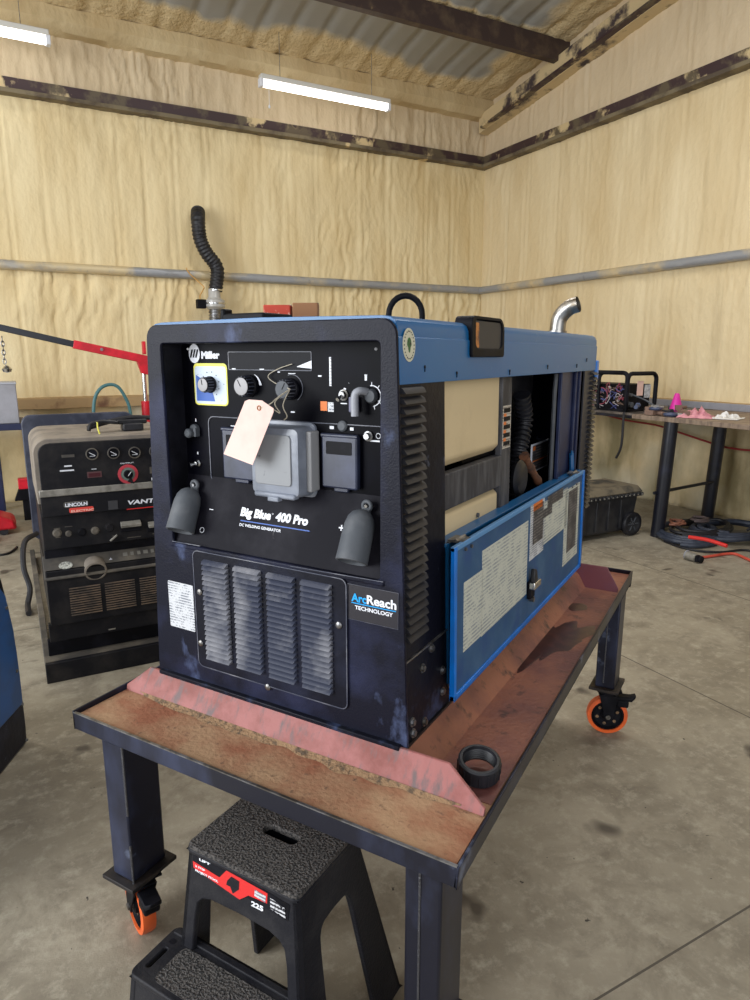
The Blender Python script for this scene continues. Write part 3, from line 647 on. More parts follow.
# --- skid base with bolts
b = MB(); b.box(BX0, BX1, BY0, BY1, ZB, .68); b.build('base_plate', BLK, MC, .002)
sk = MB()
sk.prism([(BX1, 1.082, ZB), (BX1, BY1, ZB), (BX1, BY1, .83), (BX1, 1.082, .83)], (-.006, 0, 0))
sk.box(BX0, BX0+.006, 1.082, BY1, ZB, .83)
skirt = sk.build('skid_side', BLKWORN, MC, .001)
bo = MB()
for px, py in ((422, 668), (431, 648), (442, 670), (449, 683), (442, 691), (412, 722), (424, 727), (413, 747)):
    p = onX(px, py, BX1)
    if p.z < ZB+.01: p.z = ZB+.012
    bo.cyl(p-X_*.001, p+X_*.007, .0065, n=6, smooth=False); bo.cyl(p, p+X_*.0025, .010, n=16)
bo.build('bolt', STEEL, MC)
ln = MB(); ln.box(BX1-.001, BX1+.003, 1.085, 1.32, .826, .830); ln.build('skid_seam', STEEL, MC)
# --- body shell
YA = onX(445, 450, BX1).y; YB = onX(582, 420, BX1).y; YC = onX(591.5, 420, BX1).y; YD = onX(553, 420, BX1-.035).y
s = MB(); s.box(BX0, BX0+.006, BY0, BY1, .83, 1.44); s.build('left_side_panel', BLK, MC, .001)
s = MB(); s.box(BX0, BX1, BY1, BY1+.01, ZB, 1.44); s.build('rear_panel', BLK, MC, .002)
s = MB(); s.box(BX0+.006, BX1-.01, 1.20, 1.206, .68, 1.44); s.box(BX0+.006, -.70, 1.95, 1.956, .68, 1.40); s.box(BX0+.01, BX1-.02, 1.206, 2.46, .80, .812)
s.build('inner_partition', FLATBLK, MC)
# --- blue roof
prof = [(-.555, 1.366), (-.555, 1.448), (-.5555, 1.4495), (-.5575, 1.4505), (-.558, 1.468), (-.563, 1.479), (-.573, 1.4855), (-.59, 1.488), (-.90, 1.4915),
        (-1.20, 1.488), (-1.222, 1.4855), (-1.234, 1.479), (-1.240, 1.468), (-1.243, 1.366), (-1.237, 1.366), (-1.234, 1.466), (-1.22, 1.479), (-1.19, 1.481), (-.60, 1.481), (-.575, 1.477), (-.565, 1.466), (-.561, 1.366)]
r = MB(); r.prism([(x, 1.083, z) for x, z in prof], (0, BY1+.012-1.083, 0)); roof = r.build('roof', BLUE, MC, .0006)
h = MB()
for px, py in ((425, 367), (457, 373), (510, 371), (548, 366), (577, 365), (587, 359)):
    p = onX(px, py, -.555); h.cyl(p-X_*.001, p+X_*.0008, .0035, n=8); h.box(p.x-.001, p.x+.0008, p.y-.0012, p.y+.0012, p.z-.009, p.z)
h.build('keyhole_slot', FLATBLK, roof)
p = onX(409, 345, -.555)
k = MB(); k.prism([p+Y_*.0235*cos(a*pi/16)+Z_*.030*sin(a*pi/16) for a in range(32)], X_*.001); stk = k.build('round_sticker', STICK, roof, label='cream round sticker with a green emblem')
k = MB(); k.prism([p+X_*.001+Y_*.008*cos(a*pi/10)*(1 if sin(a*pi/10) > -.2 else .55)+Z_*.0135*sin(a*pi/10)+Z_*.0 for a in range(20)], X_*.0006); k.build('emblem', GRN, stk)
k = MB()
for i in range(22):
    a = 2*pi*i/22; q = p+X_*.0012+Y_*.0185*cos(a)+Z_*.0245*sin(a); k.box(q.x-.0005, q.x+.0004, q.y-.0012, q.y+.0012, q.z-.0013, q.z+.0013)
k.build('sticker_print', BAND, stk)
# fuel filler recess in the roof's edge: black U frame, orange padding inside
fy0, fy1 = onX(471, 330, -.553).y, onX(503, 350, -.553).y
fz0 = onX(487, 357, -.553).z
f = MB()
cy = (fy0+fy1)/2; wy = fy1-fy0; zt = 1.502
outer = rrect((-.549, cy, (fz0+zt)/2), Y_, Z_, wy, zt-fz0, .012, 5, [.006, .03, .018, .006]); inner = rrect((-.549, cy+.004, (fz0+zt)/2+.006), Y_, Z_, wy-.034, zt-fz0-.026, .012, 5, [.016, .02, .008, .016])
f.ring(outer, inner, -X_*.045); fr = f.build('filler_surround', FLATBLK, MC, .002, label='black plastic filler surround set into the blue roof edge')
f = MB(); f.box(-.5545, -.5525, fy0+.01, fy1-.008, fz0+.006, zt-.010); f.build('recess_back', M('recess_grey', c8(44, 44, 50), .5), fr)
f = MB(); f.box(-.5530, -.5505, fy0+.019, fy0+.042, fz0+.02, zt-.014); f.build('padding', M('orange_foam_pad', c8(196, 128, 66), .8, col2=c8(120, 84, 60), scale=60), fr, .003)
# lifting bail, exhaust, flat cap on the roof
lb = V((-.905, 1.72, 0))
g = MB(); pts = [lb+_rt*(-.055)+Z_*1.47]+[lb+_rt*(-.055*cos(a*pi/12))+Z_*(1.535+.052*sin(a*pi/12)) for a in range(13)]+[lb+_rt*.055+Z_*1.47]
pts = [lb+_rt*((q-lb).dot(_rt)*.88)+Z_*(q.z-.008) for q in pts]; g.tube(pts, .0085, 12); g.build('lifting_eye', FLATBLK, MC, label='black steel lifting loop above the roof')
ex = V((-.645, 2.325, 0))
pts = spline([ex+Z_*1.46, ex+Z_*1.525+X_*.003, ex+Z_*1.552+X_*.014, ex+Z_*1.574+X_*.040, ex+Z_*1.582+X_*.066], 6)
g = MB(); g.tube(pts, .026, 20, caps=False); g.tube([q for q in pts[::-1]], .0235, 20, caps=False); g.tube([ex+Z_*1.488, ex+Z_*1.498], .032, 20)
g.build('exhaust_pipe', M('dull_exhaust_steel', c8(180, 176, 170), .38, 1., col2=c8(140, 128, 112), scale=14), MC, label='bright bent exhaust pipe')
g = MB(); g.box(-1.145, -1.01, 1.22, 1.33, 1.488, 1.512); g.box(-1.15, -1.135, 1.22, 1.25, 1.488, 1.523); g.build('roof_hatch', FLATBLK, MC, .004)
g = MB(); g.tube([(-1.06, 2.25, 1.48), (-1.06, 2.25, 1.52)], .02, 14); g.build('radiator_cap', FLATBLK, MC)
# blue corner of rear grille guard seen past the roof's end
g = MB(); g.box(-.60, -.552, BY1+.013, BY1+.05, 1.33, 1.40); g.build('rear_guard', BLUEEDGE, MC, .004)

LEAN[0] = False
# --- front bezel
def bez_out(z):  # width tapers towards the top
    t = (z-ZB)/(1.483-ZB); return -1.247+.034*t, -.552-.030*t
n = 5
def bez_ring(y, shrink=0.):
    out = []
    x0, x1 = bez_out(ZB); X0, X1 = bez_out(1.483)
    corners = [((x1, ZB), .002, -pi/2), ((X1, 1.483), .03, 0), ((X0, 1.483), .03, pi/2), ((x0, ZB), .002, pi)]
    for (cx, cz), R, a0 in corners:
        sx = -1 if cx > -.9 else 1; sz = 1 if cz < 1 else -1
        c = V((cx+sx*R, y, cz+sz*R))
        for i in range(n+1):
            a = a0+pi/2*i/n; out.append(c+(X_*cos(a)+Z_*sin(a))*(R-shrink))
    return out
OX0, OX1, OZ0, OZ1 = -1.171, -.615, .993, 1.443
inner = rrect(((OX0+OX1)/2, YF, (OZ0+OZ1)/2), X_, Z_, OX1-OX0, OZ1-OZ0, .010, n)
bz = MB(); bz.ring(bez_ring(YF), inner, Y_*.0085); bez = bz.build('front_bezel', BEZ, MC, .003)
w = MB()
rin = rrect(((OX0+OX1)/2, YF+.008, (OZ0+OZ1)/2), X_, Z_, OX1-OX0, OZ1-OZ0, .010, n); rou = rrect(((OX0+OX1)/2, YF+.008, (OZ0+OZ1)/2), X_, Z_, OX1-OX0+.008, OZ1-OZ0+.008, .012, n)
w.ring(rou, rin, Y_*.074); w.build('recess_wall', FLATBLK, MC)
YP = 1.137
zs = 1.145
cp = MB(); cp.box(OX0-.003, OX1+.003, YP, YP+.006, zs, OZ1+.003); panel = cp.build('control_panel', PANEL, MC)
# slanted name panel below it
A0 = V((0, YP, zs)); A1 = V((0, 1.082, OZ0-.002))
np_ = MB(); np_.hexa([(OX0-.003, A1.y, A1.z), (OX1+.003, A1.y, A1.z), (OX1+.003, A1.y+.008, A1.z), (OX0-.003, A1.y+.008, A1.z)],
                     [(OX0-.003, A0.y, A0.z), (OX1+.003, A0.y, A0.z), (OX1+.003, A0.y+.008, A0.z), (OX0-.003, A0.y+.008, A0.z)])
nameP = np_.build('name_panel', M('name_panel_black', c8(20, 19, 26), .5, spec=.06, col2=c8(40, 39, 45), scale=8, lo=.45, hi=.7, col3=c8(120, 118, 116), scale3=22, lo3=.68, hi3=.76, stretch3=(2, 1, .5)), MC)
SU = (A0-A1).normalized(); SN = X_.cross(SU)   # normal points towards -Y
def onS(px, py):
    d = ray(px, py); t = (A1-CAM).dot(SN)/d.dot(SN); return CAM+d*t
def onP(px, py, off=0.): return onY(px, py, YP-off)
lip = MB(); lip.box(OX0-.004, OX1+.01, YF-.004, YF+.014, OZ0-.010, OZ0+.000); lip.build('lower_lip', BEZ, MC, .003)
ln = MB()
for (a, b_) in (((172, 541), (200, 546)), ((290, 566), (383, 582))):
    p, q = onY(*a, YF-.0045), onY(*b_, YF-.0045); ln.add([p-Z_*.001, q-Z_*.001, q+Z_*.0008, p+Z_*.0008], [(0, 1, 2, 3)])
ln.build('scuffed_edge', LOUVER, MC)
# --- name
a, b_ = onS(240, 513), onS(307, 524)
c = (a+b_)/2; wd = (b_-a).length
text('Big Blue  400 Pro', onS(273.5, 517.5), X_, SU, wd, .026, WHITE, nameP, bold=.05, shear=.06)
text('®', onS(273, 514), X_, SU, .004, .004, WHITE, nameP)
m = MB(); m.slab(onS(274, 525.6), X_, SU, wd*1.02, .0022, .0008); m.build('blue_underline', MIDBLUE, nameP)
text('DC WELDING GENERATOR', onS(260, 527.5)-SU*.0005, X_, SU, onS(280, 530).x-onS(239, 522).x, .0062, WHITE, nameP, bold=.02)
text('+', onS(341.5, 528), X_, SU, .012, .012, WHITE, nameP, bold=.02)
text('-', onS(211.5, 509.5), X_, SU, .012, .002, WHITE, nameP, bold=.02)
m = MB(); m.torus(onS(202, 530), SN, .006, .0008, 20, 6); m.build('ring_mark', WHITE, nameP)
# two scratched latch outlines at right of name
# --- logo "Miller" with oval
lc = onP(194.5, 353.5, .001)
m = MB(); m.prism([lc+X_*.0165*cos(i*pi/16)+Z_*.021*sin(i*pi/16) for i in range(32)], NF*.0012); m.box(lc.x-.004, lc.x+.004, YP-.002, YP, lc.z+.021, lc.z+.026); lo = m.build('oval_emblem', WHITE, panel)
m = MB()
for k in (-1, 0, 1):
    q = lc+NF*.0014+X_*k*.008; m.prism([q+X_*-.005-Z_*.009, q+X_*-.0005-Z_*.009, q+X_*.0055+Z_*.009, q+X_*.001+Z_*.009], NF*.0006)
m.build('slanted_bar', FLATBLK, lo)
text('Miller', onP(210.5, 355), X_, Z_, onP(220, 355).x-onP(201.5, 355).x, .0165, WHITE, panel, bold=.06)
# --- range dial sticker
d0 = onP(211, 384.5); wq = onP(227, 384).x-onP(194, 384).x; hq = onP(211, 364).z-onP(211, 406).z
m = MB(); m.prism(rrect(d0, X_, Z_, wq, hq, .010), NF*.001); st = m.build('dial_sticker', YEL, panel, label='yellow edged range sticker')
m = MB(); m.prism(rrect(d0-Z_*.0015+NF*.001, X_, Z_, wq-.006, hq-.010, .008), NF*.0005); m.build('sticker_face', SILVPAN, st)
m = MB(); q = d0+NF*.0016; m.prism([q+X_*-wq*.43-Z_*hq*.40, q+X_*wq*.12-Z_*hq*.40, q+X_*.0, q-X_*wq*.43+Z_*hq*.22], NF*.0004); m.build('blue_sector', MIDBLUE, st)
m = MB()
for i in range(9):
    an = radians(-50+i*32); q = d0+NF*.002+X_*.026*cos(an)+Z_*.028*sin(an); m.box(q.x-.001, q.x+.001, q.y, q.y+.0004, q.z-.0013, q.z+.0013)
m.build('tick_mark', FLATBLK, st)
def knob(c, R, depth, face, name='knob', pos=0.):
    c = V(c); m = MB(); m.lathe(c, NF, [(R*1.12, 0), (R*1.12, depth*.2), (R*1.0, depth*.28), (R*.92, depth), (0, depth)], 28)
    k = m.build(name, FLATBLK, panel)
    g = MB()
    for i in range(16):
        an = 2*pi*i/16; q = c+(X_*cos(an)+Z_*sin(an))*R*.96; g.cyl(q+NF*depth*.3, q+NF*depth*.92, .0012, n=5)
    g.build('grip_rib', LOUVER, k)
    f = MB(); f.lathe(c+NF*depth, NF, [(R*.86, -.0005), (R*.86, .0008), (R*.6, .0014), (0, .0014)], 28); f.build('knob_face', face, k)
    p = MB(); q = c+NF*(depth+.0016); p.prism([q+(X_*cos(pos)+Z_*sin(pos))*R*.75+X_*.001, q+(X_*cos(pos)+Z_*sin(pos))*R*.75-X_*.001, q-X_*.001, q+X_*.001], NF*.0004); p.build('pointer', FLATBLK, k)
    return k
KF = M('knob_face_grey', c8(150, 148, 150), .45)
knob(onP(211, 384.5), .0165, .026, KF, pos=radians(100))
knob(onP(249, 386), .0215, .026, KF, pos=radians(120))
knob(onP(290, 389), .020, .026, RUBBER, pos=radians(60))
# scale arcs round the dials
def arc_mark(c, R, w, a0, a1, par, mat=WHITE, off=.0008, taper=True, name='scale_arc'):
    m = MB(); n = 14; vs = []
    for i in range(n+1):
        an = radians(a0+(a1-a0)*i/n); ww = w*(i/n if taper else 1)+.0004; d = X_*cos(an)+Z_*sin(an); vs += [V(c)+NF*off+d*R, V(c)+NF*off+d*(R+ww)]
    m.add(vs, [(2*i, 2*i+1, 2*i+3, 2*i+2) for i in range(n)]); return m.build(name, mat, par)
arc_mark(onP(250, 385), .026, .006, 60, 0, panel); arc_mark(onP(292, 388), .027, .001, 110, -60, panel, LOUVER, taper=False)
# display window
m = MB(); wA, wB = onP(228, 351.5), onP(312, 371); cdw = (wA+wB)/2
cdw = V(((wA.x+wB.x)/2, YP, (onP(270, 352).z+onP(270, 370).z)/2)); W_ = wB.x-wA.x; H_ = onP(270, 350).z-onP(270, 369).z
m.ring(rrect(cdw, X_, Z_, W_, H_, .003), rrect(cdw, X_, Z_, W_-.003, H_-.003, .002), NF*.001); dwn = m.build('display_frame', LOUVER, panel)
m = MB(); m.prism(rrect(cdw, X_, Z_, W_-.004, H_-.004, .002), NF*.0006); m.build('display_window', M('smoked_window', c8(10, 10, 18), .3, spec=.06), dwn)
m = MB(); p, q = onP(297, 367, .0016), onP(311.5, 362, .0016); m.add([p, V((q.x, q.y, p.z-.003)), V((q.x, q.y, q.z+.003)), p+Z_*.001], [(0, 1, 2, 3)]); m.build('volume_wedge', WHITE, panel)
# white ticks and captions (short bars of unreadable print)
cap = MB()
for px, py, w_, h_ in ((234, 369, .010, .003), (262, 369.5, .012, .003), (279, 372, .006, .002), (292, 373.5, .018, .0012), (320, 376, .008, .003), (293, 412, .010, .003), (196, 420, .003, .007),
                        (198, 453, .003, .006), (246, 421, .012, .0018), (234, 426, .018, .0018), (344, 403.5, .015, .002), (366, 378, .005, .010), (330, 404.5, .003, .003), (345, 390, .005, .008),
                        (366, 375, .006, .002), (332, 427.5, .010, .006), (352, 429, .008, .006), (375, 441, .022, .003), (379, 401, .004, .002), (349, 383, .001, .001)):
    p = onP(px, py); cap.slab(p+NF*.0006, X_, Z_, w_, h_, .0006)
cap.build('caption_print', WHITE, panel)
# fuel gauge ruler
g0, g1 = onP(330.5, 357), onP(330.5, 386)
m = MB(); m.slab((g0+g1)/2+NF*.0006, X_, Z_, .0045, g0.z-g1.z, .0008); m.build('gauge_strip', WHITE, panel)
m = MB()
for i in range(9): m.slab(g0.lerp(g1, (i+.5)/9)+NF*.0012+X_*.001, X_, Z_, .0022, .0009, .0004)
m.build('gauge_tick', FLATBLK, panel)
m = MB(); m.slab(onP(324, 406)+NF*.0006, X_, Z_, .016, .019, .0008); m.build('orange_label', ORGPR, panel)
m = MB(); m.slab(onP(331, 407)+NF*.0006, X_, Z_, .014, .019, .0008); m.build('white_label', LIST, panel)
# toggles and selector at right
def toggle(px, py, r=.007, bracket=True):
    c = onP(px, py); m = MB(); m.lathe(c, NF, [(r*1.4, 0), (r*1.4, .003), (r, .004), (r*.8, .010), (0, .010)], 14); t = m.build('toggle_switch', STEEL, panel)
    k = MB(); k.tube([c+NF*.008, c+NF*.024-Z_*.008], [.0025, .004], 10); k.build('toggle_lever', CHROME, t); return t
toggle(344, 395, .008)
c = onP(362, 399)
m = MB(); m.box(c.x-.024, c.x-.006, YP-.012, YP, c.z-.026, c.z+.004); m.build('key_bracket', M('mauve_plastic', c8(104, 104, 128), .5), panel, .002)
c = onP(363, 402)
m = MB(); m.tube(spline([c+NF*.004+X_*.012+Z_*.020, c+NF*.02+X_*.003+Z_*.022, c+NF*.024-X_*.004+Z_*.012, c+NF*.024-X_*.004-Z_*.026], 6), .0075, 12); m.build('ignition_handle', M('light_grey_lever', c8(150, 152, 160), .5), panel, label='grey lever of the engine switch')
cc_ = onP(372, 396); m = MB(); m.lathe(cc_, NF, [(.014, 0), (.014, .006), (.011, .010), (0, .011)], 20); m.build('engine_switch', RUBBER, panel)
arc_mark(cc_, .019, .0016, 100, -80, panel, taper=False)
m = MB()
for an in (90, 50, 10, -35, -75):
    an = radians(an); d = X_*cos(an)+Z_*sin(an); q = cc_+NF*.001+d*.023; m.slab(q, d, d.cross(NF), .007, .0016, .0006)
m.build('scale_spoke', WHITE, panel)
# receptacle outline
o0 = onP(196.5, 418).x; 
pA = onP(209, 419); pB = onP(372, 440)
zt_ = onP(211, 416).z; zb_ = onP(212, 482).z; x0_ = onP(210, 450).x; x1_ = OX1-.001
oc = V(((x0_+x1_)/2, YP, (zt_+zb_)/2))
m = MB(); m.ring(rrect(oc, X_, Z_, x1_-x0_, zt_-zb_, .016), rrect(oc, X_, Z_, x1_-x0_-.0035, zt_-zb_-.0035, .0145), NF*.002); m.build('receptacle_outline', LOUVER, panel)
# left receptacle flap (dark) and right flap
def flap(pa, pb, name, dz, mat=COVERDK, dep=.016):
    a = onP(*pa, dep); b2 = onP(*pb, dep); c = V(((a.x+b2.x)/2, YP, (a.z+b2.z)/2)); w_ = b2.x-a.x; h_ = a.z-b2.z
    m = MB(); m.prism(rrect(c, X_, Z_, w_, h_, .005), NF*dep); f = m.build(name, mat, panel, .004)
    k = MB(); k.prism(rrect(c+Z_*h_*.26+NF*dep, X_, Z_, w_*.72, h_*.24, .003), NF*.0008); k.build('label_recess', FLATBLK, f)
    k = MB(); k.box(c.x-w_*.2, c.x+w_*.2, YP-dep*.6, YP, c.z-h_/2-.008, c.z-h_/2+.004); k.build('finger_tab', mat, f, .002)
    k = MB(); k.cyl((c.x-w_*.5, YP-dep*.8, c.z+h_/2-.002), (c.x+w_*.5, YP-dep*.8, c.z+h_/2-.002), .0045, n=10); k.build('hinge', mat, f); return f
flap((221, 428), (257, 482), 'receptacle_flap', 0)
flap((321, 434), (357, 491), 'receptacle_flap', 0)
# clear bulging cover
a = onY(250, 423, 1.085); b2 = onY(299, 422, 1.085); lo_ = onY(273, 494, 1.085)
cw = b2.x-a.x; chh = a.z-lo_.z; cc2 = V(((a.x+b2.x)/2, YP, a.z-chh/2-.004))
m = MB()
rings = [(1.10, 1.08, 0.), (1.10, 1.08, .006), (1.02, 1.0, .008), (1.0, .98, .046), (.95, .95, .054), (.84, .86, .055)]
vs = []; 
for sx, sz, d in rings: vs += rrect(cc2+NF*d, X_, Z_, cw*sx, chh*sz, .012*sx)
nn = 24; fs = [(k*nn+i, k*nn+(i+1) % nn, (k+1)*nn+(i+1) % nn, (k+1)*nn+i) for k in range(len(rings)-1) for i in range(nn)]+[[(len(rings)-1)*nn+i for i in range(nn)]]
m.add(vs, fs, True); cv = m.build('weather_cover', COVER, panel, label='cloudy clear plastic outlet cover')
m = MB(); m.prism(rrect(cc2+NF*.055+Z_*.004-X_*.003, X_, Z_, cw*.74, chh*.72, .008), NF*.003); m.build('cover_window', COVERIN, cv, .002)
m = MB(); m.box(cc2.x-cw*.42, cc2.x+cw*.42, YP-.060, YP-.040, cc2.z-chh*.52, cc2.z-chh*.44); m.build('cover_latch', COVER, cv, .004)
m = MB(); m.box(cc2.x-cw*.1, cc2.x+cw*.12, YP-.066, YP-.05, cc2.z-chh*.56, cc2.z-chh*.49); m.build('pull_tab', COVER, cv, .002)
m = MB(); m.box(cc2.x+cw*.50, cc2.x+cw*.60, YP-.032, YP, cc2.z-chh*.42, cc2.z+chh*.44); m.build('outlet_box', M('beige_outlet_box', c8(150, 150, 152), .5), cv, .003)
# buttons, small receptacles
m = MB(); m.lathe(onP(343, 426), NF, [(.011, 0), (.011, .004), (.008, .007), (0, .007)], 16); m.build('round_button', RUBBER, panel)
m = MB(); m.lathe(onP(369, 436), NF, [(.010, 0), (.010, .004), (.007, .005), (.006, .012), (0, .012)], 16); m.build('breaker_button', STEEL, panel)
m = MB(); m.torus(onP(378.5, 436)+NF*.0005, NF, .005, .0008, 20, 5); m.build('dial_mark', WHITE, panel)
c = onP(196, 430); m = MB(); m.lathe(c+Z_*.002, NF, [(.012, 0), (.012, .008), (.009, .010), (0, .010)], 18); m.lathe(c-X_*.006-Z_*.006+NF*.010, NF, [(.010, 0), (.011, .010), (.008, .014), (0, .014)], 18)
m.box(c.x+.004, c.x+.012, YP-.014, YP, c.z-.014, c.z+.006); m.build('remote_socket', RUBBER, panel, .001)
c = onP(199, 463); m = MB(); m.lathe(c, NF, [(.008, 0), (.008, .004), (.005, .006), (.004, .012), (0, .012)], 14); m.tube([c+NF*.008, c+NF*.02-X_*.008-Z_*.003], [.004, .006], 10); m.build('toggle_switch', CHROME, panel)
m = MB(); 
for px, py in ((188, 349), (376, 349)): m.cyl(onP(px, py), onP(px, py, .002), .003, n=10)
m.build('panel_screw', STEEL, panel)
# --- rubber stud boots
def boot(ptop, pbot, py, yt, yb):
    a = onY(*ptop, yt); b3 = onY(*pbot, yb); ax = (b3-a).normalized(); L_ = (b3-a).length; R = .031
    m = MB(); prof = [(0, -.004), (R*.35, -.003), (R*.65, .003), (R*.86, .013), (R*.97, .028), (R, .045), (R*1.02, L_*.8), (R*1.04, L_), (R*.9, L_+.001), (R*.86, L_-.02), (0, L_-.03)]
    m.lathe(a, ax, prof, 28); bt = m.build('stud_boot', RUBBER, MC, label='grey rubber weld stud boot')
    e = MB(); q = a-ax*.008+NF*-.006; x, y, z = frame(NF)
    e.torus(q+Z_*.004+X_*.005, NF, .009, .0045, 20, 8); e.box(q.x-.006, q.x+.012, q.y-.004, q.y+.005, q.z-.020, q.z+.002); e.build('hanging_ear', RUBBER, bt, .002)
    e = MB(); e.cyl(q+Z_*.004+X_*.005+NF*.006, q+Z_*.004+X_*.005-NF*.02, .0035, n=10); e.build('eyelet', STEEL, bt)
boot((190.5, 490), (180, 531), 0, 1.108, 1.062)
boot((362.5, 512), (351.5, 562), 0, 1.108, 1.060)
# --- louver grille on the lower front
def louvers(mb, cx, z0, z1, w, rows, right, up, nrm, org, dep=.009, tilt=0.):
    """hooded slots: org is a point of the plane; cx offset along right"""
    pit = (z1-z0)/rows
    for i in range(rows):
        zt2 = z1-i*pit; zb2 = zt2-pit*.70
        O = org+right*cx
        tl = O-right*w/2+up*zt2; tr = O+right*w/2+up*zt2
        bl = O-right*(w/2-.002)+up*zb2+nrm*dep; br = O+right*(w/2-.002)+up*zb2+nrm*dep
        bl2 = O-right*w/2+up*(zb2+pit*.05); br2 = O+right*w/2+up*(zb2+pit*.05)
        ml = O-right*w/2+up*(zt2-pit*.25)+nrm*dep*.6; mr = O+right*w/2+up*(zt2-pit*.25)+nrm*dep*.6
        mb.add([tl, tr, ml, mr, bl, br, bl2, br2], [(0, 1, 3, 2), (2, 3, 5, 4), (4, 5, 7, 6), (0, 2, 4, 6), (1, 7, 5, 3)])
gA, gB = onY(194, 548, YF), onY(346, 584, YF); gzb = onY(347, 718, YF).z; gz0 = .700; gz1 = .985
gx0 = gA.x-.002; gx1 = gB.x+.004
gc = V(((gx0+gx1)/2, YF, (gz0+gz1)/2))
m = MB(); m.prism(rrect(gc, X_, Z_, gx1-gx0, gz1-gz0, .016), NF*.004); gp = m.build('grille_panel', BLK, MC, .0015)
m = MB(); m.ring(rrect(gc+NF*.004, X_, Z_, gx1-gx0, gz1-gz0, .016), rrect(gc+NF*.004, X_, Z_, gx1-gx0-.004, gz1-gz0-.004, .014), NF*.001); m.build('worn_panel_edge', LOUVER, gp)
cols = [((203, 563), (229, 567)), ((234, 569), (262, 574)), ((267, 576), (296, 581)), ((301, 583), (333, 589))]
for k, (a, b4) in enumerate(cols):
    m = MB(); p, q = onY(*a, YF-.004), onY(*b4, YF-.004)
    louvers(m, (p.x+q.x)/2, gz0+.026-.004*k*0, gz1-.018, (q.x-p.x)*.93, 20, X_, Z_, NF, V((0, YF-.004, 0)), .012)
    m.build('louver_column', LOUVER, gp)
m = MB()
for px, py in ((200, 592), (339, 625), (268, 687), (201, 643)):
    p = onY(px, py, YF-.004); m.lathe(p, NF, [(.0075, 0), (.0075, .002), (.005, .004), (0, .004)], 14)
m.build('panel_screw', STEEL, gp)
# labels
a, b4 = onY(168, 581, YF), onY(195.5, 631, YF); zz1 = onY(181, 583, YF).z; zz0 = onY(181, 628, YF).z
m = MB(); m.prism(rrect(V(((a.x+b4.x)/2, YF, (zz0+zz1)/2)), X_, Z_, b4.x-a.x, zz1-zz0, .003), NF*.0008); m.build('data_label', LIST, MC, label='white data label')
a, b4 = onY(348, 584, YF), onY(399, 628, YF); lcx = (a.x+b4.x)/2; lz1 = onY(373, 589, YF).z; lz0 = onY(373, 623, YF).z; lcz = (lz0+lz1)/2; lw = b4.x-a.x; lh = lz1-lz0
m = MB(); m.slab((lcx-.001, YF-.0005, lcz), X_, Z_, lw, lh+.004, .0008); lab = m.build('arc_label', M('label_black', c8(28, 26, 36), .35), MC)
m = MB(); cL = V((lcx-.001, YF-.001, lcz)); m.ring(rrect(cL, X_, Z_, lw, lh+.004, .001), rrect(cL, X_, Z_, lw-.0014, lh+.0026, .001), NF*.0003); m.build('label_border', LOUVER, lab)
L0 = onY(351.5, 596, YF-.001); L1 = onY(366.5, 598, YF-.001); L2 = onY(397, 606, YF-.001)
zc = onY(373, 600.5, YF).z
text('Arc', (L0+L1)/2*1+Z_*(zc-(L0.z+L1.z)/2-.001), X_, Z_, L1.x-L0.x, .0175, LTBLUE, lab, bold=.03)
text('Reach', (L1+L2)/2+Z_*(zc-(L1.z+L2.z)/2), X_, Z_, L2.x-L1.x-.002, .019, WHITE, lab, bold=.03)
m = MB(); m.slab(V(((L0.x+L2.x)/2-.001, YF-.0014, zc-.0125)), X_, Z_, L2.x-L0.x-.002, .0018, .0004); m.build('underline', LTBLUE, lab)
text('TECHNOLOGY', V(((L0.x+L2.x)/2, YF-.001, zc-.021)), X_, Z_, (L2.x-L0.x)*.84, .0085, WHITE, lab, bold=.03)

# bottom flange between front and pink plate
m = MB(); m.box(-1.235, -.565, YF-.012, YF+.01, .650, .660); m.build('front_flange', BLKWORN, MC, .002)

LEAN[0] = True
# --- right side: front louvered post, openings, tank etc.
sp = MB(); sp.box(BX1-.006, BX1, 1.09, YA, .83, 1.37); spn = sp.build('side_vent_panel', BLK, MC, .001)
m = MB(); louvers(m, (1.09+onX(422, 450, BX1).y)/2, .865, 1.362, onX(422, 450, BX1).y-1.09, 27, Y_, Z_, X_, V((BX1, 0, 0)), .013); m.build('side_louver', LOUVSIDE, spn)
sp = MB(); sp.box(BX1-.006, BX1, YB, BY1, .83, 1.37); spr = sp.build('side_vent_panel', M('rear_post_black', c8(46, 46, 54), .45), MC, .001)
m = MB(); louvers(m, YC-.036, .865, 1.362, .066, 29, Y_, Z_, X_, V((BX1, 0, 0)), .016); m.build('side_louver', LOUVSIDE, spr)
sp = MB(); sp.box(BX1-.012, BX1-.004, YA, YB, .70, .995); rz_ = onX(450, 541, BX1).z; sp.box(BX1-.012, BX1-.004, YA, YB, .995, rz_-.004); sp.box(BX1-.03, BX1+.004, YA-.004, YB+.01, rz_-.008, rz_); lowp = sp.build('lower_blue_panel', BLUE, MC, .0015)
sp = MB(); sp.box(BX1-.002, BX1+.006, YA+.004, YA+.016, .70, rz_); sp.build('panel_edge', BLUE, lowp)
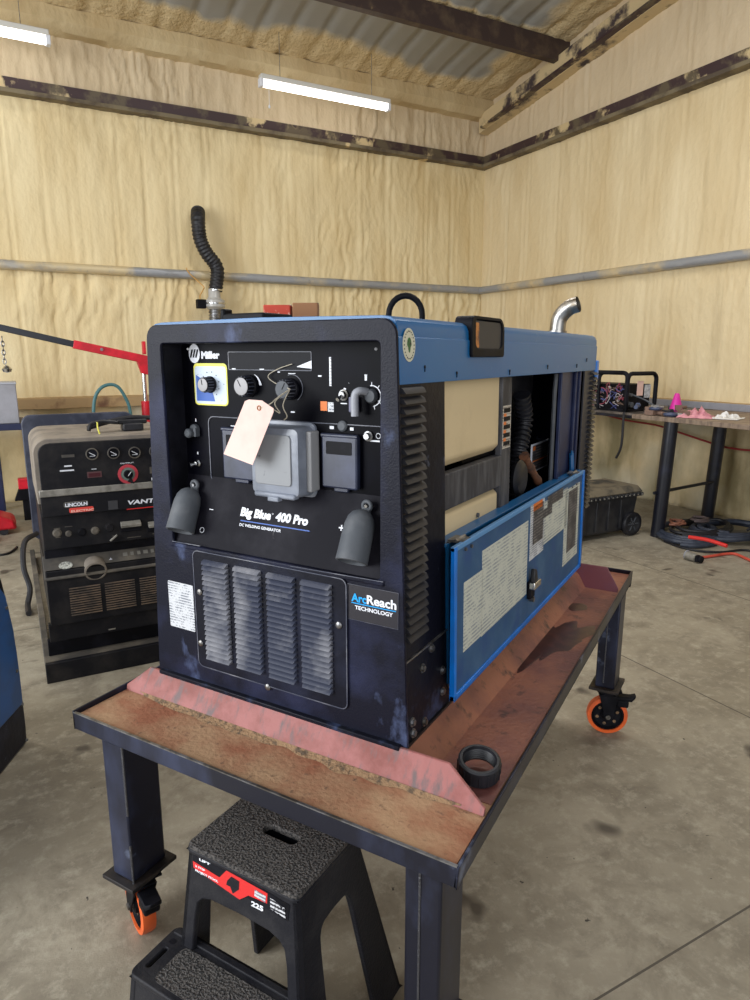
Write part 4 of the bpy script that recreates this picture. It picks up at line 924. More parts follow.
# inner navy post at the rear of the opening
m = MB(); m.box(BX1-.035, BX1-.02, YD, YB, .85, 1.40); m.box(BX1-.034, BX1-.012, YD, YD+.012, .85, 1.385); m.box(BX1-.02, BX1-.008, YB-.07, YB-.06, .85, 1.38); m.box(BX1-.02, BX1-.006, YB-.03, YB-.018, .85, 1.38)
ip = m.build('inner_post', NAVY, MC, .003)
m = MB(); q = onX(571, 462, BX1-.01); m.tube([q+Z_*.03, q-Z_*.02+X_*.004, q-Z_*.06], .008, 8); m.lathe(q+Z_*.03, X_, [(0, 0), (.01, 0), (.01, .004), (0, .004)], 12); m.build('post_bracket', BLUE, ip)
m = MB(); m.tube([(BX1-.03, YD-.008, 1.36), (BX1-.03, YD-.016, 1.30), (BX1-.03, YD-.016, .95)], .007, 8); m.build('edge_trim', RUBBER, ip)
# tan tank: two visible lobes in one body
TKX = -.590
y0t, y1t = YA+.02, onX(500, 420, TKX).y
zA = 1.385; zBt = onX(500, 451, TKX).z+.002; zC = onX(501, 486, TKX).z; 
def lobe(mb, y0, y1, z0, z1, d=.05):
    i = .016
    mb.hexa([(TKX-.3, y0, z0), (TKX-.018, y0, z0), (TKX-.018, y1, z0), (TKX-.3, y1, z0)], [(TKX-.3, y0, z1), (TKX-.018, y0, z1), (TKX-.018, y1, z1), (TKX-.3, y1, z1)])
    b = [(y0, z0), (y1, z0), (y1, z1), (y0, z1)]; c = [(y0+.022, z0+.020), (y1-.01, z0+.016), (y1-.01, z1-.01), (y0+.022, z1-.01)]
    mb.add([(TKX-.018, y, z) for y, z in b]+[(TKX, y, z) for y, z in c], [(0, 1, 5, 4), (1, 2, 6, 5), (2, 3, 7, 6), (3, 0, 4, 7), (4, 5, 6, 7)])
m = MB(); lobe(m, y0t, y1t, zBt, zA); lobe(m, y0t, y1t, .86, zC-.002)
tk = m.build('fuel_tank', TAN, MC, .006, 3, label='tan plastic tank seen through the side opening')
m = MB(); m.box(TKX-.02, TKX+.006, y0t-.01, y1t+.004, zC+.004, zBt-.012); m.build('tank_strap', BAND, MC, .003)
m = MB(); q = onX(477, 515, TKX+.002); m.cyl(q, q+X_*.004, .006, n=12); m.build('tank_plug', RUBBER, tk)
# strap post with warning stickers
py0, py1 = onX(501.5, 420, TKX+.006).y, onX(511, 420, TKX+.006).y
m = MB(); m.box(TKX-.012, TKX+.006, py0, py1, .86, 1.40); pst = m.build('warning_post', BAND, MC, .002)
zz1, zz0 = onX(506, 405, TKX).z, onX(506, 447, TKX).z
m = MB(); m.box(TKX+.006, TKX+.0068, py0+.006, py1-.006, zz0, zz1); ws = m.build('warning_sticker', WARN, pst)
m = MB()
for i in range(5):
    z = zz0+(zz1-zz0)*(i+.35)/5.2; m.box(TKX+.0068, TKX+.0074, py0+.012, py1-.012, z, z+(zz1-zz0)*.1)
m.build('sticker_panel', FLATBLK, ws)
m = MB()
for i in range(4):
    z = zz0+(zz1-zz0)*(i+.9)/5.2; m.box(TKX+.0068, TKX+.0074, py0+.012, py0+.03, z, z+(zz1-zz0)*.07)
m.build('sticker_panel', ORGPR, ws)
# corrugated hose, air cleaner, engine
def corrugated(pts, r, step=.011, k=10, amp=.14):
    P = spline(pts, k); L = [0]
    for a, b5 in zip(P, P[1:]): L.append(L[-1]+(b5-a).length)
    n = int(L[-1]/step*4); out = []; rad = []
    j = 0
    for i in range(n+1):
        s_ = L[-1]*i/n
        while j < len(L)-2 and L[j+1] < s_: j += 1
        t_ = (s_-L[j])/max(1e-9, L[j+1]-L[j]); out.append(P[j].lerp(P[j+1], t_)); rad.append(r*(1+amp*(1 if (i % 4) in (0, 1) else -1)*.5))
    return out, rad
hp = [onX(521, 395, -.66), onX(524, 420, -.66), onX(519, 450, -.66), onX(516, 480, -.66), onX(514, 505, -.66)]
P, R = corrugated(hp, .024, .017, amp=.3); m = MB(); m.tube(P, R, 16); m.build('corrugated_hose', DKRUB, MC)
m = MB(); q = onX(522, 384, -.70); m.lathe(q-X_*.1, X_, [(0, 0), (.12, 0), (.125, .02), (.125, .08), (.11, .10), (.07, .105), (0, .105)], 28); m.build('air_cleaner', DKRUB, MC)
m = MB(); m.box(-1.1, -.68, 1.68, 2.08, .82, 1.12); m.box(-1.0, -.72, 1.72, 2.0, 1.12, 1.26)
for i in range(6): m.cyl((-.68, 1.72+i*.06, .86+.03*(i % 3)), (-.655, 1.72+i*.06, .86+.03*(i % 3)), .014, n=10)
m.build('engine_block', FLATBLK, MC, .01)
m = MB(); q = onX(516, 478, -.62); m.lathe(q, X_, [(0, 0), (.05, 0), (.055, .01), (.045, .02), (.02, .022), (0, .022)], 24); m.build('pulley', DKRUB, MC)
m = MB()
for i in range(9):
    a = V((-.64+.02*random.random(), 1.72+.06*i, .86+.10*random.random())); m.tube(spline([a, a+V((.01, .05, .04*random.random())), a+V((0, .10, -.02))], 5), .006, 6)
m.build('engine_wiring', M('grimy_hose', c8(70, 64, 58), .6), MC)
m = MB(); m.box(-.64, -.60, 1.66, 1.78, .93, .96); m.box(-.63, -.60, 1.80, 2.0, .90, .925); m.build('grimy_bracket', M('oily_bracket', c8(112, 96, 70), .7, col2=c8(50, 46, 40), scale=20), MC, .004)
rp = [onX(524, 456, -.625), onX(530, 468, -.62), onX(537, 480, -.615), onX(544, 496, -.61)]
m = MB(); m.tube(spline(rp, 5), [.013+.004*(i % 5 == 0)-.002*(i/15) for i in range(16)], 12); m.build('rusty_elbow_pipe', M('rust_brown', c8(122, 78, 52), .8, col2=c8(80, 56, 44), scale=30), MC)
xx = -.665
a, b4 = onX(531.5, 455, xx), onX(548, 455, xx); z1_ = onX(540, 442, xx).z; z0_ = onX(540, 469, xx).z
m = MB(); m.box(xx-.004, xx, a.y, b4.y, z0_, z1_); pl = m.build('engine_data_plate', WHITE, MC)
m = MB(); m.box(xx, xx+.0005, a.y+.007, b4.y-.007, z0_+.005, z1_-.005); m.build('plate_face', DIAG2, pl)
m = MB(); m.box(xx+.0006, xx+.001, a.y+.010, a.y+.035, z1_-.022, z1_-.008); m.box(xx+.0006, xx+.001, a.y+.010, b4.y-.01, z0_+.035, z0_+.039); m.build('plate_icon', ORGPR, pl)
# --- the folded-down door
FIXF[0] = .5
DX = -.520
dy0 = onX(455, 620, DX).y; dy1 = onX(583, 520, DX).y; dzt = (onX(455, 547, DX).z+onX(583, 474, DX).z)/2; dzb = (onX(455, 696, DX).z+onX(581, 568, DX).z)/2
dm = MB(); dm.box(DX-.009, DX-.004, dy0+.002, dy1-.002, dzb, dzt); door = dm.build('access_door', BLUEDUST, MC, .002, label='blue side door folded down, covered with diagram labels')
e = MB(); w_ = .013
e.box(DX-.011, DX, dy0, dy0+w_, dzb-.002, dzt+.002); e.box(DX-.011, DX, dy1-w_*1.4, dy1, dzb-.002, dzt+.002); e.box(DX-.011, DX, dy0, dy1, dzb-.002, dzb+.010); e.build('door_flange', BLUEEDGE, door, .0015)
e = MB(); e.box(DX-.011, DX-.001, dy0, dy1, dzt-.008, dzt+.003); e.build('top_flange', M('dusty_light_blue', c8(88, 140, 190), .5), door, .0015)
XD = DX-.004
def dlab(pts, mat, name='diagram_label', off=0.):
    P = [onX(x, y, XD+off) for x, y in pts]; m = MB(); m.prism(P, X_*.0008); return m.build(name, mat, door)
def rect_on_door(pa, pb, mat, name='diagram_label', off=0.):
    """pa top-left pixel, pb bottom-right pixel"""
    a = onX(*pa, XD+off); b = onX(*pb, XD+off); m = MB(); m.box(XD+off, XD+off+.0008, a.y, b.y, b.z, a.z); return m.build(name, mat, door)
rect_on_door((464, 583), (481.5, 635), DIAG)
rect_on_door((482.5, 551), (526, 594), DIAG)
rect_on_door((531, 506), (543, 550), LIST)
a = onX(543, 503, XD); b = onX(566, 530, XD)
m = MB(); m.box(XD, XD+.0008, a.y, b.y, b.z+.012, a.z); m.build('diagram_label', DIAG, door)
rect_on_door((565.5, 491), (576.5, 553), DIAG)
k1 = rect_on_door((534, 507), (542.5, 538), DIAG2, 'warning_block', .0009)
rect_on_door((534, 503.5), (542.5, 506), ORGPR, 'orange_header', .0009)
rect_on_door((569, 492), (575, 545), DIAG2, 'warning_block', .0009)
rect_on_door((548, 497), (563, 497.5), DIAG2, 'warning_block', .0009)
rect_on_door((543.5, 510), (552, 512.5), DIAG2, 'warning_block', .0009)
# latch
lp = onX(529, 584, XD)
m = MB(); m.box(XD, XD+.012, lp.y-.02, lp.y+.02, lp.z-.038, lp.z+.012); lt = m.build('door_latch', FLATBLK, door, .003)
m = MB(); m.box(XD+.010, XD+.026, lp.y-.028, lp.y+.030, lp.z-.006, lp.z+.012); m.build('latch_plate', CHROME, lt, .002)
m = MB(); m.prism([(XD+.008, lp.y-.018, lp.z+.01), (XD+.008, lp.y+.016, lp.z+.01), (XD+.008, lp.y+.004, lp.z+.045), (XD+.008, lp.y-.012, lp.z+.050)], X_*.014); m.build('latch_tongue', DKRUB, lt, .004)
m = MB(); m.cyl((XD+.005, lp.y+.0, lp.z-.042), (XD+.016, lp.y+.0, lp.z-.042), .008, n=12); m.box(XD+.012, XD+.02, lp.y+.028, lp.y+.042, lp.z-.004, lp.z+.006); m.build('latch_bolt', STEEL, lt)
for px, py in ((465, 549), (471, 546), (572, 487), (576, 484)):
    m = MB(); p = onX(px, py, XD); m.cyl(p, p+X_*.005, .004, n=8); m.build('door_screw', STEEL, door)
for y in (dy0+.07, dy1-.07):
    m = MB(); m.box(BX1, DX-.004, y-.022, y+.022, dzt-.001, dzt+.004); m.cyl((DX-.02, y-.026, dzt+.004), (DX-.02, y+.026, dzt+.004), .004, n=8); m.build('hinge', STEEL, door)

LEAN[0] = False; FIXF[0] = None
# --- things on the roof
def carton(c, w, d, h, rz, name, mat, label, band=None):
    o = thing(name, label, 'box', (c[0], c[1], c[2]), rz); T = MW[o.name]
    m = MB(T); m.box(-w/2, w/2, -d/2, d/2, 0, h); m.build('carton', mat, o, .002)
    m = MB(T); m.box(-w/2-.0005, w/2+.0005, -.012, .012, h, h+.0008); m.build('tape_strip', band or SILV, o)
    return o
zr = 1.492
p = onz(272, 334, zr); A = V((-.972, 1.98)); 
carton((-1.085, 1.385, zr), .066, .05, .047, radians(30), 'parts_carton', REDBOX, 'small red and white carton lying on the welder roof', PAPER)
carton((-1.025, 1.42, zr), .062, .05, .052, radians(30), 'parts_carton', CARD, 'small brown cardboard carton on the welder roof beside the red one')

# --- pink tag on strings, hanging from the dial knob
ty = 1.045
tp = [(245, 401), (249, 399.5), (262, 400.5), (273.5, 408.5), (273.5, 412), (252.5, 465), (223.5, 454)]
P = [onY(x, y, ty) for x, y in tp]
TG = thing('paper_tag', 'blank pink paper tag tied by string to a knob of the welder', 'tag', (P[5].x, ty, P[5].z))
m = MB(); m.prism(P, (0, .0008, 0)); m.build('card', PINKTAG, TG)
e = onY(259, 408, ty-.0005); m = MB(); m.torus(e, Y_, .0042, .0012, 16, 6); m.build('eyelet', CARD, TG)
ks = onP(290, 389, .030)
STR = M('twine', c8(190, 180, 160), .8)
m = MB()
m.tube(spline([e, onY(270, 404, 1.05), onY(277, 398, 1.07), ks], 6), .0011, 6)
m.tube(spline([e, onY(272, 409, 1.05), onY(280, 413, 1.06), onY(275, 402, 1.07), ks], 6), .0011, 6)
m.tube(spline([ks, onY(283, 405, 1.075), onY(287, 416, 1.077), onY(284, 420, 1.08)], 6), .0011, 6)
m.tube(spline([ks, onP(275, 383, .01), onP(268, 376, .006), onP(278, 369, .006), onP(292, 364, .006)], 6), .0008, 6)
m.build('string', STR, TG)

# ================================================================== STEP STOOL
SZ = .48
ST = thing('step_stool', 'charcoal plastic two step stool with a red label, under the rolling table edge', 'step stool', (-.765, .90, 0))
sx0, sx1, sy0, sy1 = -.900, -.634, .815, 1.015; fx0, fx1, fy0_, fy1_ = -.945, -.594, .775, 1.140
def wall_arch(a0, a1, b0, b1, arch_w0, arch_w1, arch_h, inn, mat=STOOL):
    """tapered wall: top edge a0-a1, bottom edge b0-b1, with an arch opening"""
    a0, a1, b0, b1 = map(V, (a0, a1, b0, b1))
    def at(s, t): return (b0.lerp(b1, s)).lerp(a0.lerp(a1, s), t)
    pts = [at(0, 0), at(0, 1), at(1, 1), at(1, 0), at(arch_w1, 0)]
    for i in range(9):
        an = pi*i/8; s = (arch_w0+arch_w1)/2+(arch_w1-arch_w0)/2*(abs(cos(an))**.45)*(1 if cos(an) >= 0 else -1)*.97; t = arch_h*(.86+.14*max(0, sin(an))**.6)
        pts.append(at(s, t))
    pts.append(at(arch_w0, 0))
    return pts, V(inn)
m = MB()
T4 = [(sx0, sy0, SZ-.012), (sx1, sy0, SZ-.012), (sx1, sy1, SZ-.012), (sx0, sy1, SZ-.012)]; B4 = [(fx0, fy0_, 0), (fx1, fy0_, 0), (fx1, fy1_, 0), (fx0, fy1_, 0)]
for (i, j, n_, aw, ah) in ((0, 1, (0, .014, 0), (.10, .90), .82), (1, 2, (-.014, 0, 0), (.26, .72), .80), (2, 3, (0, -.014, 0), (.10, .90), .82), (3, 0, (.014, 0, 0), (.28, .74), .80)):
    pts, e = wall_arch(T4[i], T4[j], B4[i], B4[j], aw[0], aw[1], ah, n_); m.prism(pts, e)
body = m.build('upper_frame', STOOL, ST, .003)
# top with grip slot
m = MB()
tc_ = V(((sx0+sx1)/2, (sy0+sy1)/2, SZ-.014))
def slot(c, r, u, w, h, k=5): return rrect(c, r, u, w, h, min(w, h)/2*.98, k)
m.ring(rrect(tc_, X_, Y_, sx1-sx0+.006, sy1-sy0+.006, .014), slot(tc_+Y_*.012+X_*.01, X_, Y_, .082, .026), Z_*.014)
m.build('top_step', GRIP, ST, .003)
m = MB(); m.box((sx0+sx1)/2-.045, (sx0+sx1)/2+.065, (sy0+sy1)/2-.012, (sy0+sy1)/2+.036, SZ-.062, SZ-.058)
for q_ in (-1, 1): m.box((sx0+sx1)/2-.045, (sx0+sx1)/2+.065, (sy0+sy1)/2+.012+q_*.022, (sy0+sy1)/2+.012+q_*.024, SZ-.06, SZ-.014); m.box((sx0+sx1)/2+.01+q_*.053, (sx0+sx1)/2+.01+q_*.055, (sy0+sy1)/2-.012, (sy0+sy1)/2+.036, SZ-.06, SZ-.014)
m.build('slot_shade_box', FLATBLK, ST)  # black box added below the slot to stand in for the shade there
m = MB(); m.ring(rrect(tc_-Z_*.002, X_, Y_, sx1-sx0+.009, sy1-sy0+.009, .014), rrect(tc_-Z_*.002, X_, Y_, sx1-sx0-.010, sy1-sy0-.010, .012), Z_*.008); m.build('top_rim', STOOL, ST, .002)
# lower step
LZ = .25; lx0, lx1, ly0, ly1 = -.960, -.585, .698, .828
lc_ = V(((lx0+lx1)/2, (ly0+ly1)/2, LZ-.012))
m = MB(); m.ring(rrect(lc_, X_, Y_, lx1-lx0, ly1-ly0, .016), slot(lc_+X_*-.165-Y_*.012, X_, Y_, .010, .05), Z_*.012); m.build('lower_step', STOOL, ST, .003)
m = MB(); m.prism(rrect(lc_+X_*.018+Y_*-.010+Z_*.012, X_, Y_, lx1-lx0-.07, ly1-ly0-.045, .015), Z_*.0015); m.build('grip_pad', GRIP, ST)
m = MB(); m.box(lx0+.01, lx1-.01, ly1-.022, ly1-.008, LZ, LZ+.006); m.build('ridge', STOOL, ST, .002)
m = MB(); m.cyl((-.938, .792, LZ-.002), (-.938, .792, LZ+.0008), .007, n=16); m.build('drain_hole', FLATBLK, ST)
m = MB()
T5 = [(lx0+.004, ly0+.004, LZ-.01), (lx1-.004, ly0+.004, LZ-.01), (lx1-.004, ly1-.004, LZ-.01), (lx0+.004, ly1-.004, LZ-.01)]; B5 = [(lx0-.015, ly0-.02, 0), (lx1+.015, ly0-.02, 0), (lx1+.015, ly1, 0), (lx0-.015, ly1, 0)]
for (i, j, n_) in ((0, 1, (0, .012, 0)), (1, 2, (-.012, 0, 0)), (3, 0, (.012, 0, 0))):
    pts, e = wall_arch(T5[i], T5[j], B5[i], B5[j], .2, .8, .6, n_); m.prism(pts, e)
m.build('lower_frame', STOOL, ST, .003)
# stool label on the front wall
def onW(px, py):
    a = V(T4[0]); n_ = (V(T4[1])-a).cross(V(B4[0])-a).normalized(); d = ray(px, py); return CAM+d*((a-CAM).dot(n_)/d.dot(n_))
WU = (V(T4[0])-V(B4[0])); WU = (V((0, WU.y, WU.z))).normalized(); WN = X_.cross(WU)
def wlab(pts, mat, off, name='label', par=None):
    P = [onW(x, y)+WN*off for x, y in pts]; m = MB(); m.prism(P, WN*.0005); return m.build(name, mat, par or body)
lb0 = wlab([(193.5, 847), (290, 905), (288, 921), (250, 899), (193, 867)], FLATBLK, .0006, 'product_label')
wlab([(193.5, 860.5), (220, 877), (227, 870), (268, 893), (267.5, 903), (249, 895), (240, 899), (194, 867)], REDL, .0012, 'red_flash', lb0)
wlab([(255.5, 889), (266.5, 895.5), (266, 902), (255, 895)], LIST, .0018, 'barcode_block', lb0)
wlab([(271, 897), (285, 907), (286.5, 918), (271, 908)], FINE, .0018, 'small_print', lb0)
def wtext(s_, a, b6, h_, par, bold=.02, mat=WHITE):
    A_, B_ = onW(*a), onW(*b6); text(s_, (A_+B_)/2+WN*.0016, X_, WU, (B_.x-A_.x), h_, mat, par, bold=bold)
wtext('LIFT', (200, 858), (211, 864.5), .0052, lb0, .05)
wtext('2 STEP', (196, 864.5), (206, 870.5), .004, lb0, .04)
wtext('PROJECT STOOL', (196, 868.5), (219, 882.5), .006, lb0, .04)
wtext('225', (252, 902), (264, 909), .011, lb0, .05)
# picture of the stool on the label
wlab([(228, 880), (232, 876), (240, 881), (239.5, 889), (233.5, 893), (231, 886), (227, 884)], STOOL, .0018, 'printed_picture', lb0)

# ================================================================== SECOND WELDER (left, rear)
LV = 4.365     # v of its front plane
lu0 = 5.52; lu1 = 4.92  # left and right edges (u decreases to the right)
LR = ROOM
LW = thing('engine_welder', 'old dusty black engine driven welder on a steel skid standing on the floor at left', 'welding machine', Rm(5.22, 3.6, 0), RTH)
def PLv(px, py, v=LV):
    d = ray(px, py); t_ = (CC+E2*v-CAM).dot(E2)/d.dot(E2); p = CAM+d*t_-CC; return V((p.dot(E1), v, p.z))
def lb_(u0, u1, v0, v1, z0, z1, name, mat, par=LW, bev=.003, label=None):
    return MB(LR).box(u0, u1, v0, v1, z0, z1).build(name, mat, par, bev, label=label)
# skid
sku0, sku1 = 5.575, 4.87
lb_(sku0, sku1, LV+.005, LV-.02, 0.0, .092, 'skid_rail', LINC)
lb_(sku0, sku1, LV-.02, LV-.10, .075, .090, 'skid_top', LINCS)
lb_(sku0, sku0-.03, LV-.02, 2.25, 0, .07, 'skid_rail', LINCS); lb_(sku1, sku1+.03, LV-.02, 2.25, 0, .07, 'skid_rail', LINCS)
lb_(sku0-.02, sku1+.02, LV-.085, LV-.105, .09, .17, 'kick_plate', FLATBLK)
# body stages
lb_(5.545, 4.91, LV-.045, LV-.075, .17, .255, 'lower_rail', LINC)
lb_(5.535, 4.92, LV-.03, 3.72, .25, .50, 'lower_body', LINC)
lb_(5.535, 4.92, LV-.025, LV-.09, .455, .50, 'ledge', LINC)
m = MB(LR); m.prism([(5.54, LV-.020, .462), (5.54, LV-.020, .47), (5.54, LV-.095, .555), (5.54, LV-.095, .45)], (-.62, 0, 0)); slp = m.build('sloped_output_panel', LINCS, LW, .002)
SNn = V((0, .085, .075)).normalized(); 
lb_(5.53, 4.925, LV-.085, 3.72, .52, .60, 'recess_body', FLATBLK)
ctl = lb_(5.53, 4.925, LV-.035, 3.72, .595, .765, 'lower_control_panel', LINC)
nm = lb_(5.525, 4.93, LV-.015, LV-.05, .745, .835, 'name_plate', LINC)
lb_(5.528, 4.927, LV-.008, LV-.05, .832, .862, 'silver_strip', SILV)
# upper fascia with rounded corners
m = MB(LR); zt1 = 1.075
for nm_, w0, y_a, y_b, mat, z_b, rr in (('hood', .62, LV-.03, 3.72, LINCT, .80, .06), ('upper_fascia', .585, LV-.012, LV-.045, LINC, .858, .045)):
    cx = 5.225; m = MB(LR); zt2 = zt1 if nm_ == 'hood' else zt1-.018
    c = V((cx, y_a, (z_b+zt2)/2)); pts = rrect(c, V((1, 0, 0)), Z_, w0, zt2-z_b, rr, 6, [.003, rr, rr, .003]); m.prism(pts, (0, y_b-y_a, 0)); o = m.build(nm_, mat, LW, .003)
    if nm_ == 'upper_fascia': fas = o
yF = LV-.0115
def gauge(px, py, r=.026):
    c = PLv(px, py, yF+.001); c.y = yF
    m = MB(LR); m.lathe(c, Y_, [(r, 0), (r, .007), (r*.86, .008), (r*.82, .003), (0, .003)], 24); g = m.build('gauge', LINCS, fas)
    m = MB(LR); m.lathe(c, Y_, [(r*.8, .0035), (0, .0036)], 20); m.build('gauge_face', FLATBLK, g)
    m = MB(LR); m.slab(c+V((0, .0045, 0)), V((1, 0, .6)), V((-.6, 0, 1)), r*1.1, .0025, .0006); m.slab(c+V((0, .0045, -.009)), V((1, 0, 0)), Z_, r*.8, .002, .0006); m.build('gauge_needle', WHITE, g)
for px, py in ((92, 454), (113.5, 453), (134.5, 452.5), (155, 451), (174, 450)): gauge(px, py)
ER = V((-1, 0, 0))   # reading direction in room coordinates on this face
def ltext(s_, px0, px1, py, h_, mat, par, bold=.02, y=yF, shear=0.):
    a = PLv(px0, py, y); b = PLv(px1, py, y); c = (a+b)/2
    text(s_, ROOM @ c, E1*-1, Z_, abs(a.x-b.x), h_, mat, par, bold=bold, shear=shear, lift=.001)
def lbar(px, py, w, h, mat, par, y=yF, name='printed_mark'):
    c = PLv(px, py, y); m = MB(LR); m.slab(c+V((0, .0008, 0)), V((1, 0, 0)), Z_, w, h, .0008); return m.build(name, mat, par)
lbar(68, 456, .05, .012, LINCS, fas); lbar(67, 470.5, .055, .006, WHITE, fas); lbar(68, 466, .03, .006, WHITE, fas)
g = lbar(94.5, 474.5, .058, .026, M('display_frame_red', c8(92, 60, 62), .4), fas, name='display_frame'); lbar(94.5, 474.8, .048, .017, MAROONDISP, fas, y=yF+.001, name='display')
lbar(94, 469, .02, .003, WHITE, fas)
ltext('THE CHOPPER TECHNOLOGY', 49, 93, 489.5, .007, WHITE, fas, shear=.2)
# big red dial
c = PLv(128, 474, yF); m = MB(LR); m.lathe(c, Y_, [(.043, 0), (.043, .002), (.030, .0025), (.030, 0)], 32); dl = m.build('output_dial', M('red_scale', c8(190, 60, 72), .5), fas)
m = MB(LR); m.lathe(c, Y_, [(.031, .001), (0, .0025)], 28); m.build('dial_inner_scale', M('green_grey_scale', c8(112, 128, 120), .5), dl)
m = MB(LR); m.lathe(c, Y_, [(.019, .002), (.018, .022), (.0, .023)], 20); m.build('dial_knob', FLATBLK, dl)
m = MB(LR); m.slab(c+V((-.004, .0236, .004)), V((-1, 0, 1.3)), V((1.3, 0, 1)), .022, .003, .0006); m.build('pointer', WHITE, dl)
m = MB(LR); m.prism([c+V((.006, .001, -.034)), c+V((-.022, .001, -.045)), c+V((-.012, .001, -.012))], (0, .003, 0)); m.build('dial_gap', LINC, dl)
ltext('OUTPUT', 120, 134, 463, .006, WHITE, fas)
lbar(152, 470, .02, .03, LINCS, fas); lbar(152, 479, .006, .012, WHITE, fas)
# name plate lettering
yN = LV-.0145
m = MB(LR); c = PLv(81.5, 509.5, yN); m.prism(rrect(c, V((1, 0, 0)), Z_, .098, .021, .006), (0, .001, 0)); m.build('red_logo_bar', M('logo_red', c8(222, 66, 56), .5), nm)
m = MB(LR); c = PLv(76, 504, yN); m.ring(rrect(c, V((1, 0, 0)), Z_, .096, .022, .006), rrect(c, V((1, 0, 0)), Z_, .092, .018, .005), (0, .0012, 0)); m.build('logo_outline', SILV, nm)
ltext('LINCOLN', 65, 87.5, 504.3, .016, WHITE, nm, .05, yN+.001)
ltext('ELECTRIC', 71, 94, 510.3, .010, M('pale_pink_print', c8(246, 196, 180), .5), nm, .03, yN+.001)
ltext('VANTAGE', 127.5, 173, 500.5, .020, WHITE, nm, .04, yN, .15)
lbar(150, 507, .20, .004, REDL, nm, yN)
lbar(113, 505, .04, .04, M('faded_print', c8(56, 56, 60), .5), nm, yN)
# lower control row
yC = LV-.0345
def lknob(px, py, r, mat, d=.012, par=ctl, y=yC, name='small_knob'):
    c = PLv(px, py, y); m = MB(LR); m.lathe(c, Y_, [(r*1.25, 0), (r*1.25, .003), (r, .004), (r*.85, d), (0, d)], 18); return m.build(name, mat, par)
lknob(57, 533, .015, LINCS, .01); lknob(68.5, 533.5, .011, LINCS); lknob(82, 532, .015, FLATBLK, .006); lknob(95, 530.5, .014, LINCS, .008); lknob(109.5, 527.5, .016, LINC, .012)
for px, py, w in ((57, 528.5, .025), (68.5, 526.5, .03), (58, 537.5, .02), (113, 536, .008), (134, 537, .06), (158, 533, .05)): lbar(px, py, w, .003, LINCS, ctl, yC)
for px in (130.5, 157.5):
    c = PLv(px, 525.5, yC); c.y = yC
    m = MB(LR); m.box(c.x-.045, c.x+.045, yC, yC+.006, c.z-.026, c.z+.022); fp = m.build('outlet_cover', FLATBLK, ctl, .008)
    m = MB(LR); m.prism([(c.x-.043, yC+.004, c.z+.024), (c.x-.043, yC+.030, c.z+.012), (c.x-.043, yC+.028, c.z-.002), (c.x-.043, yC+.004, c.z+.004)], (.086, 0, 0)); m.build('cover_lid', SILV, fp, .002)
m = MB(LR); c = PLv(113.5, 537.5, yC); m.slab(c+V((0, .008, 0)), V((-1, 0, .8)), V((.8, 0, 1)), .04, .008, .01); m.build('lever_switch', SILV, ctl, .002)
# output boss, oval badge, louvers
c = V((5.335, LV-.055, .505)); m = MB(LR)
m.lathe(c-V((0, .02, .01)), V((0, .8, -.25)), [(0, 0), (.046, 0), (.047, .06), (.040, .062), (.036, .03), (0, .03)], 26); m.build('output_boss', LINCT, slp, label='dusty grey cable boss')
m = MB(LR); c = V((5.452, LV-.055, .512)); xx_ = V((1, 0, 0)); uu_ = V((0, -.66, .75)).normalized(); m.prism([c+xx_*.028*cos(i*pi/12)+uu_*.018*sin(i*pi/12) for i in range(24)], V((0, .001, .001))); m.build('oval_badge', M('badge_white', c8(196, 196, 186), .6, col2=c8(120, 120, 116), scale=140), slp)
m = MB(LR)
for i in range(9): 
    c = V((5.20-.030*i, LV-.066, .525)); m.slab(c, V((1, 0, 0)), uu_, .014 if i % 3 else .02, .018, .001)
m.build('sloped_print', M('grey_print', c8(128, 124, 116), .6), slp)
text('+', ROOM @ V((5.265, LV-.056, .513)), E1*-1, Z_, .014, .014, WHITE, slp, bold=.02)
yL = LV-.030
for px0, px1, zA_, zB_ in ((70, 101.5, .285, .42), (106, 136, .285, .42), (141, 172, .285, .42)):
    a = PLv(px0, 600, yL); b = PLv(px1, 600, yL)
    m = MB(LR); 
    for i in range(12): m.box(min(a.x, b.x), max(a.x, b.x), yL, yL+.006, zA_+(zB_-zA_)*i/12, zA_+(zB_-zA_)*(i+.38)/12)
    m.build('vent_slats', VENT, LW)
lbar(112, 629, .03, .006, SILV, LW, LV-.044)
# yellow zip tie, items on top
# back end guard hoop (big black bezel behind)
# cable hanging beside it
# ------ third machine behind: black rounded bezel
b3u0, b3u1, b3v = 5.56, 4.93, 2.75
TM = thing('covered_generator', 'black round cornered machine standing behind the dusty black welder at left', 'welding machine', Rm(5.24, 2.2, 0), RTH)
c = V(((b3u0+b3u1)/2, b3v, .66)); w3 = .66; h3 = .90
m = MB(LR); m.ring(rrect(V((5.215, b3v, .655)), V((1, 0, 0)), Z_, .665, .80, .055, 6), rrect(V((5.215, b3v, .645)), V((1, 0, 0)), Z_, .52, .66, .04, 6), (0, -.05, 0)); m.build('end_frame', M('worn_navy_frame', c8(38, 42, 58), .45, col2=c8(60, 64, 80), scale=8), TM, .006)
m = MB(LR); m.prism(rrect(V((5.215, b3v-.05, .60)), V((1, 0, 0)), Z_, .60, .70, .05, 6), (0, -1.0, 0)); m.build('body', LINC, TM, .004)
m = MB(LR); m.box(5.48, 4.97, b3v-.05, b3v-1.0, 0, .26); m.build('base_skid', FLATBLK, TM)
m = MB(LR); m.ring(rrect(V((5.215, b3v+.002, .645)), V((1, 0, 0)), Z_, .535, .675, .046, 6), rrect(V((5.215, b3v+.002, .645)), V((1, 0, 0)), Z_, .525, .665, .04, 6), (0, -.004, 0)); m.build('inner_trim', SILV, TM)
m = MB(LR); m.box(5.46, 5.28, b3v+.001, b3v+.003, .955, .975); m.build('white_label_strip', FINE, TM)
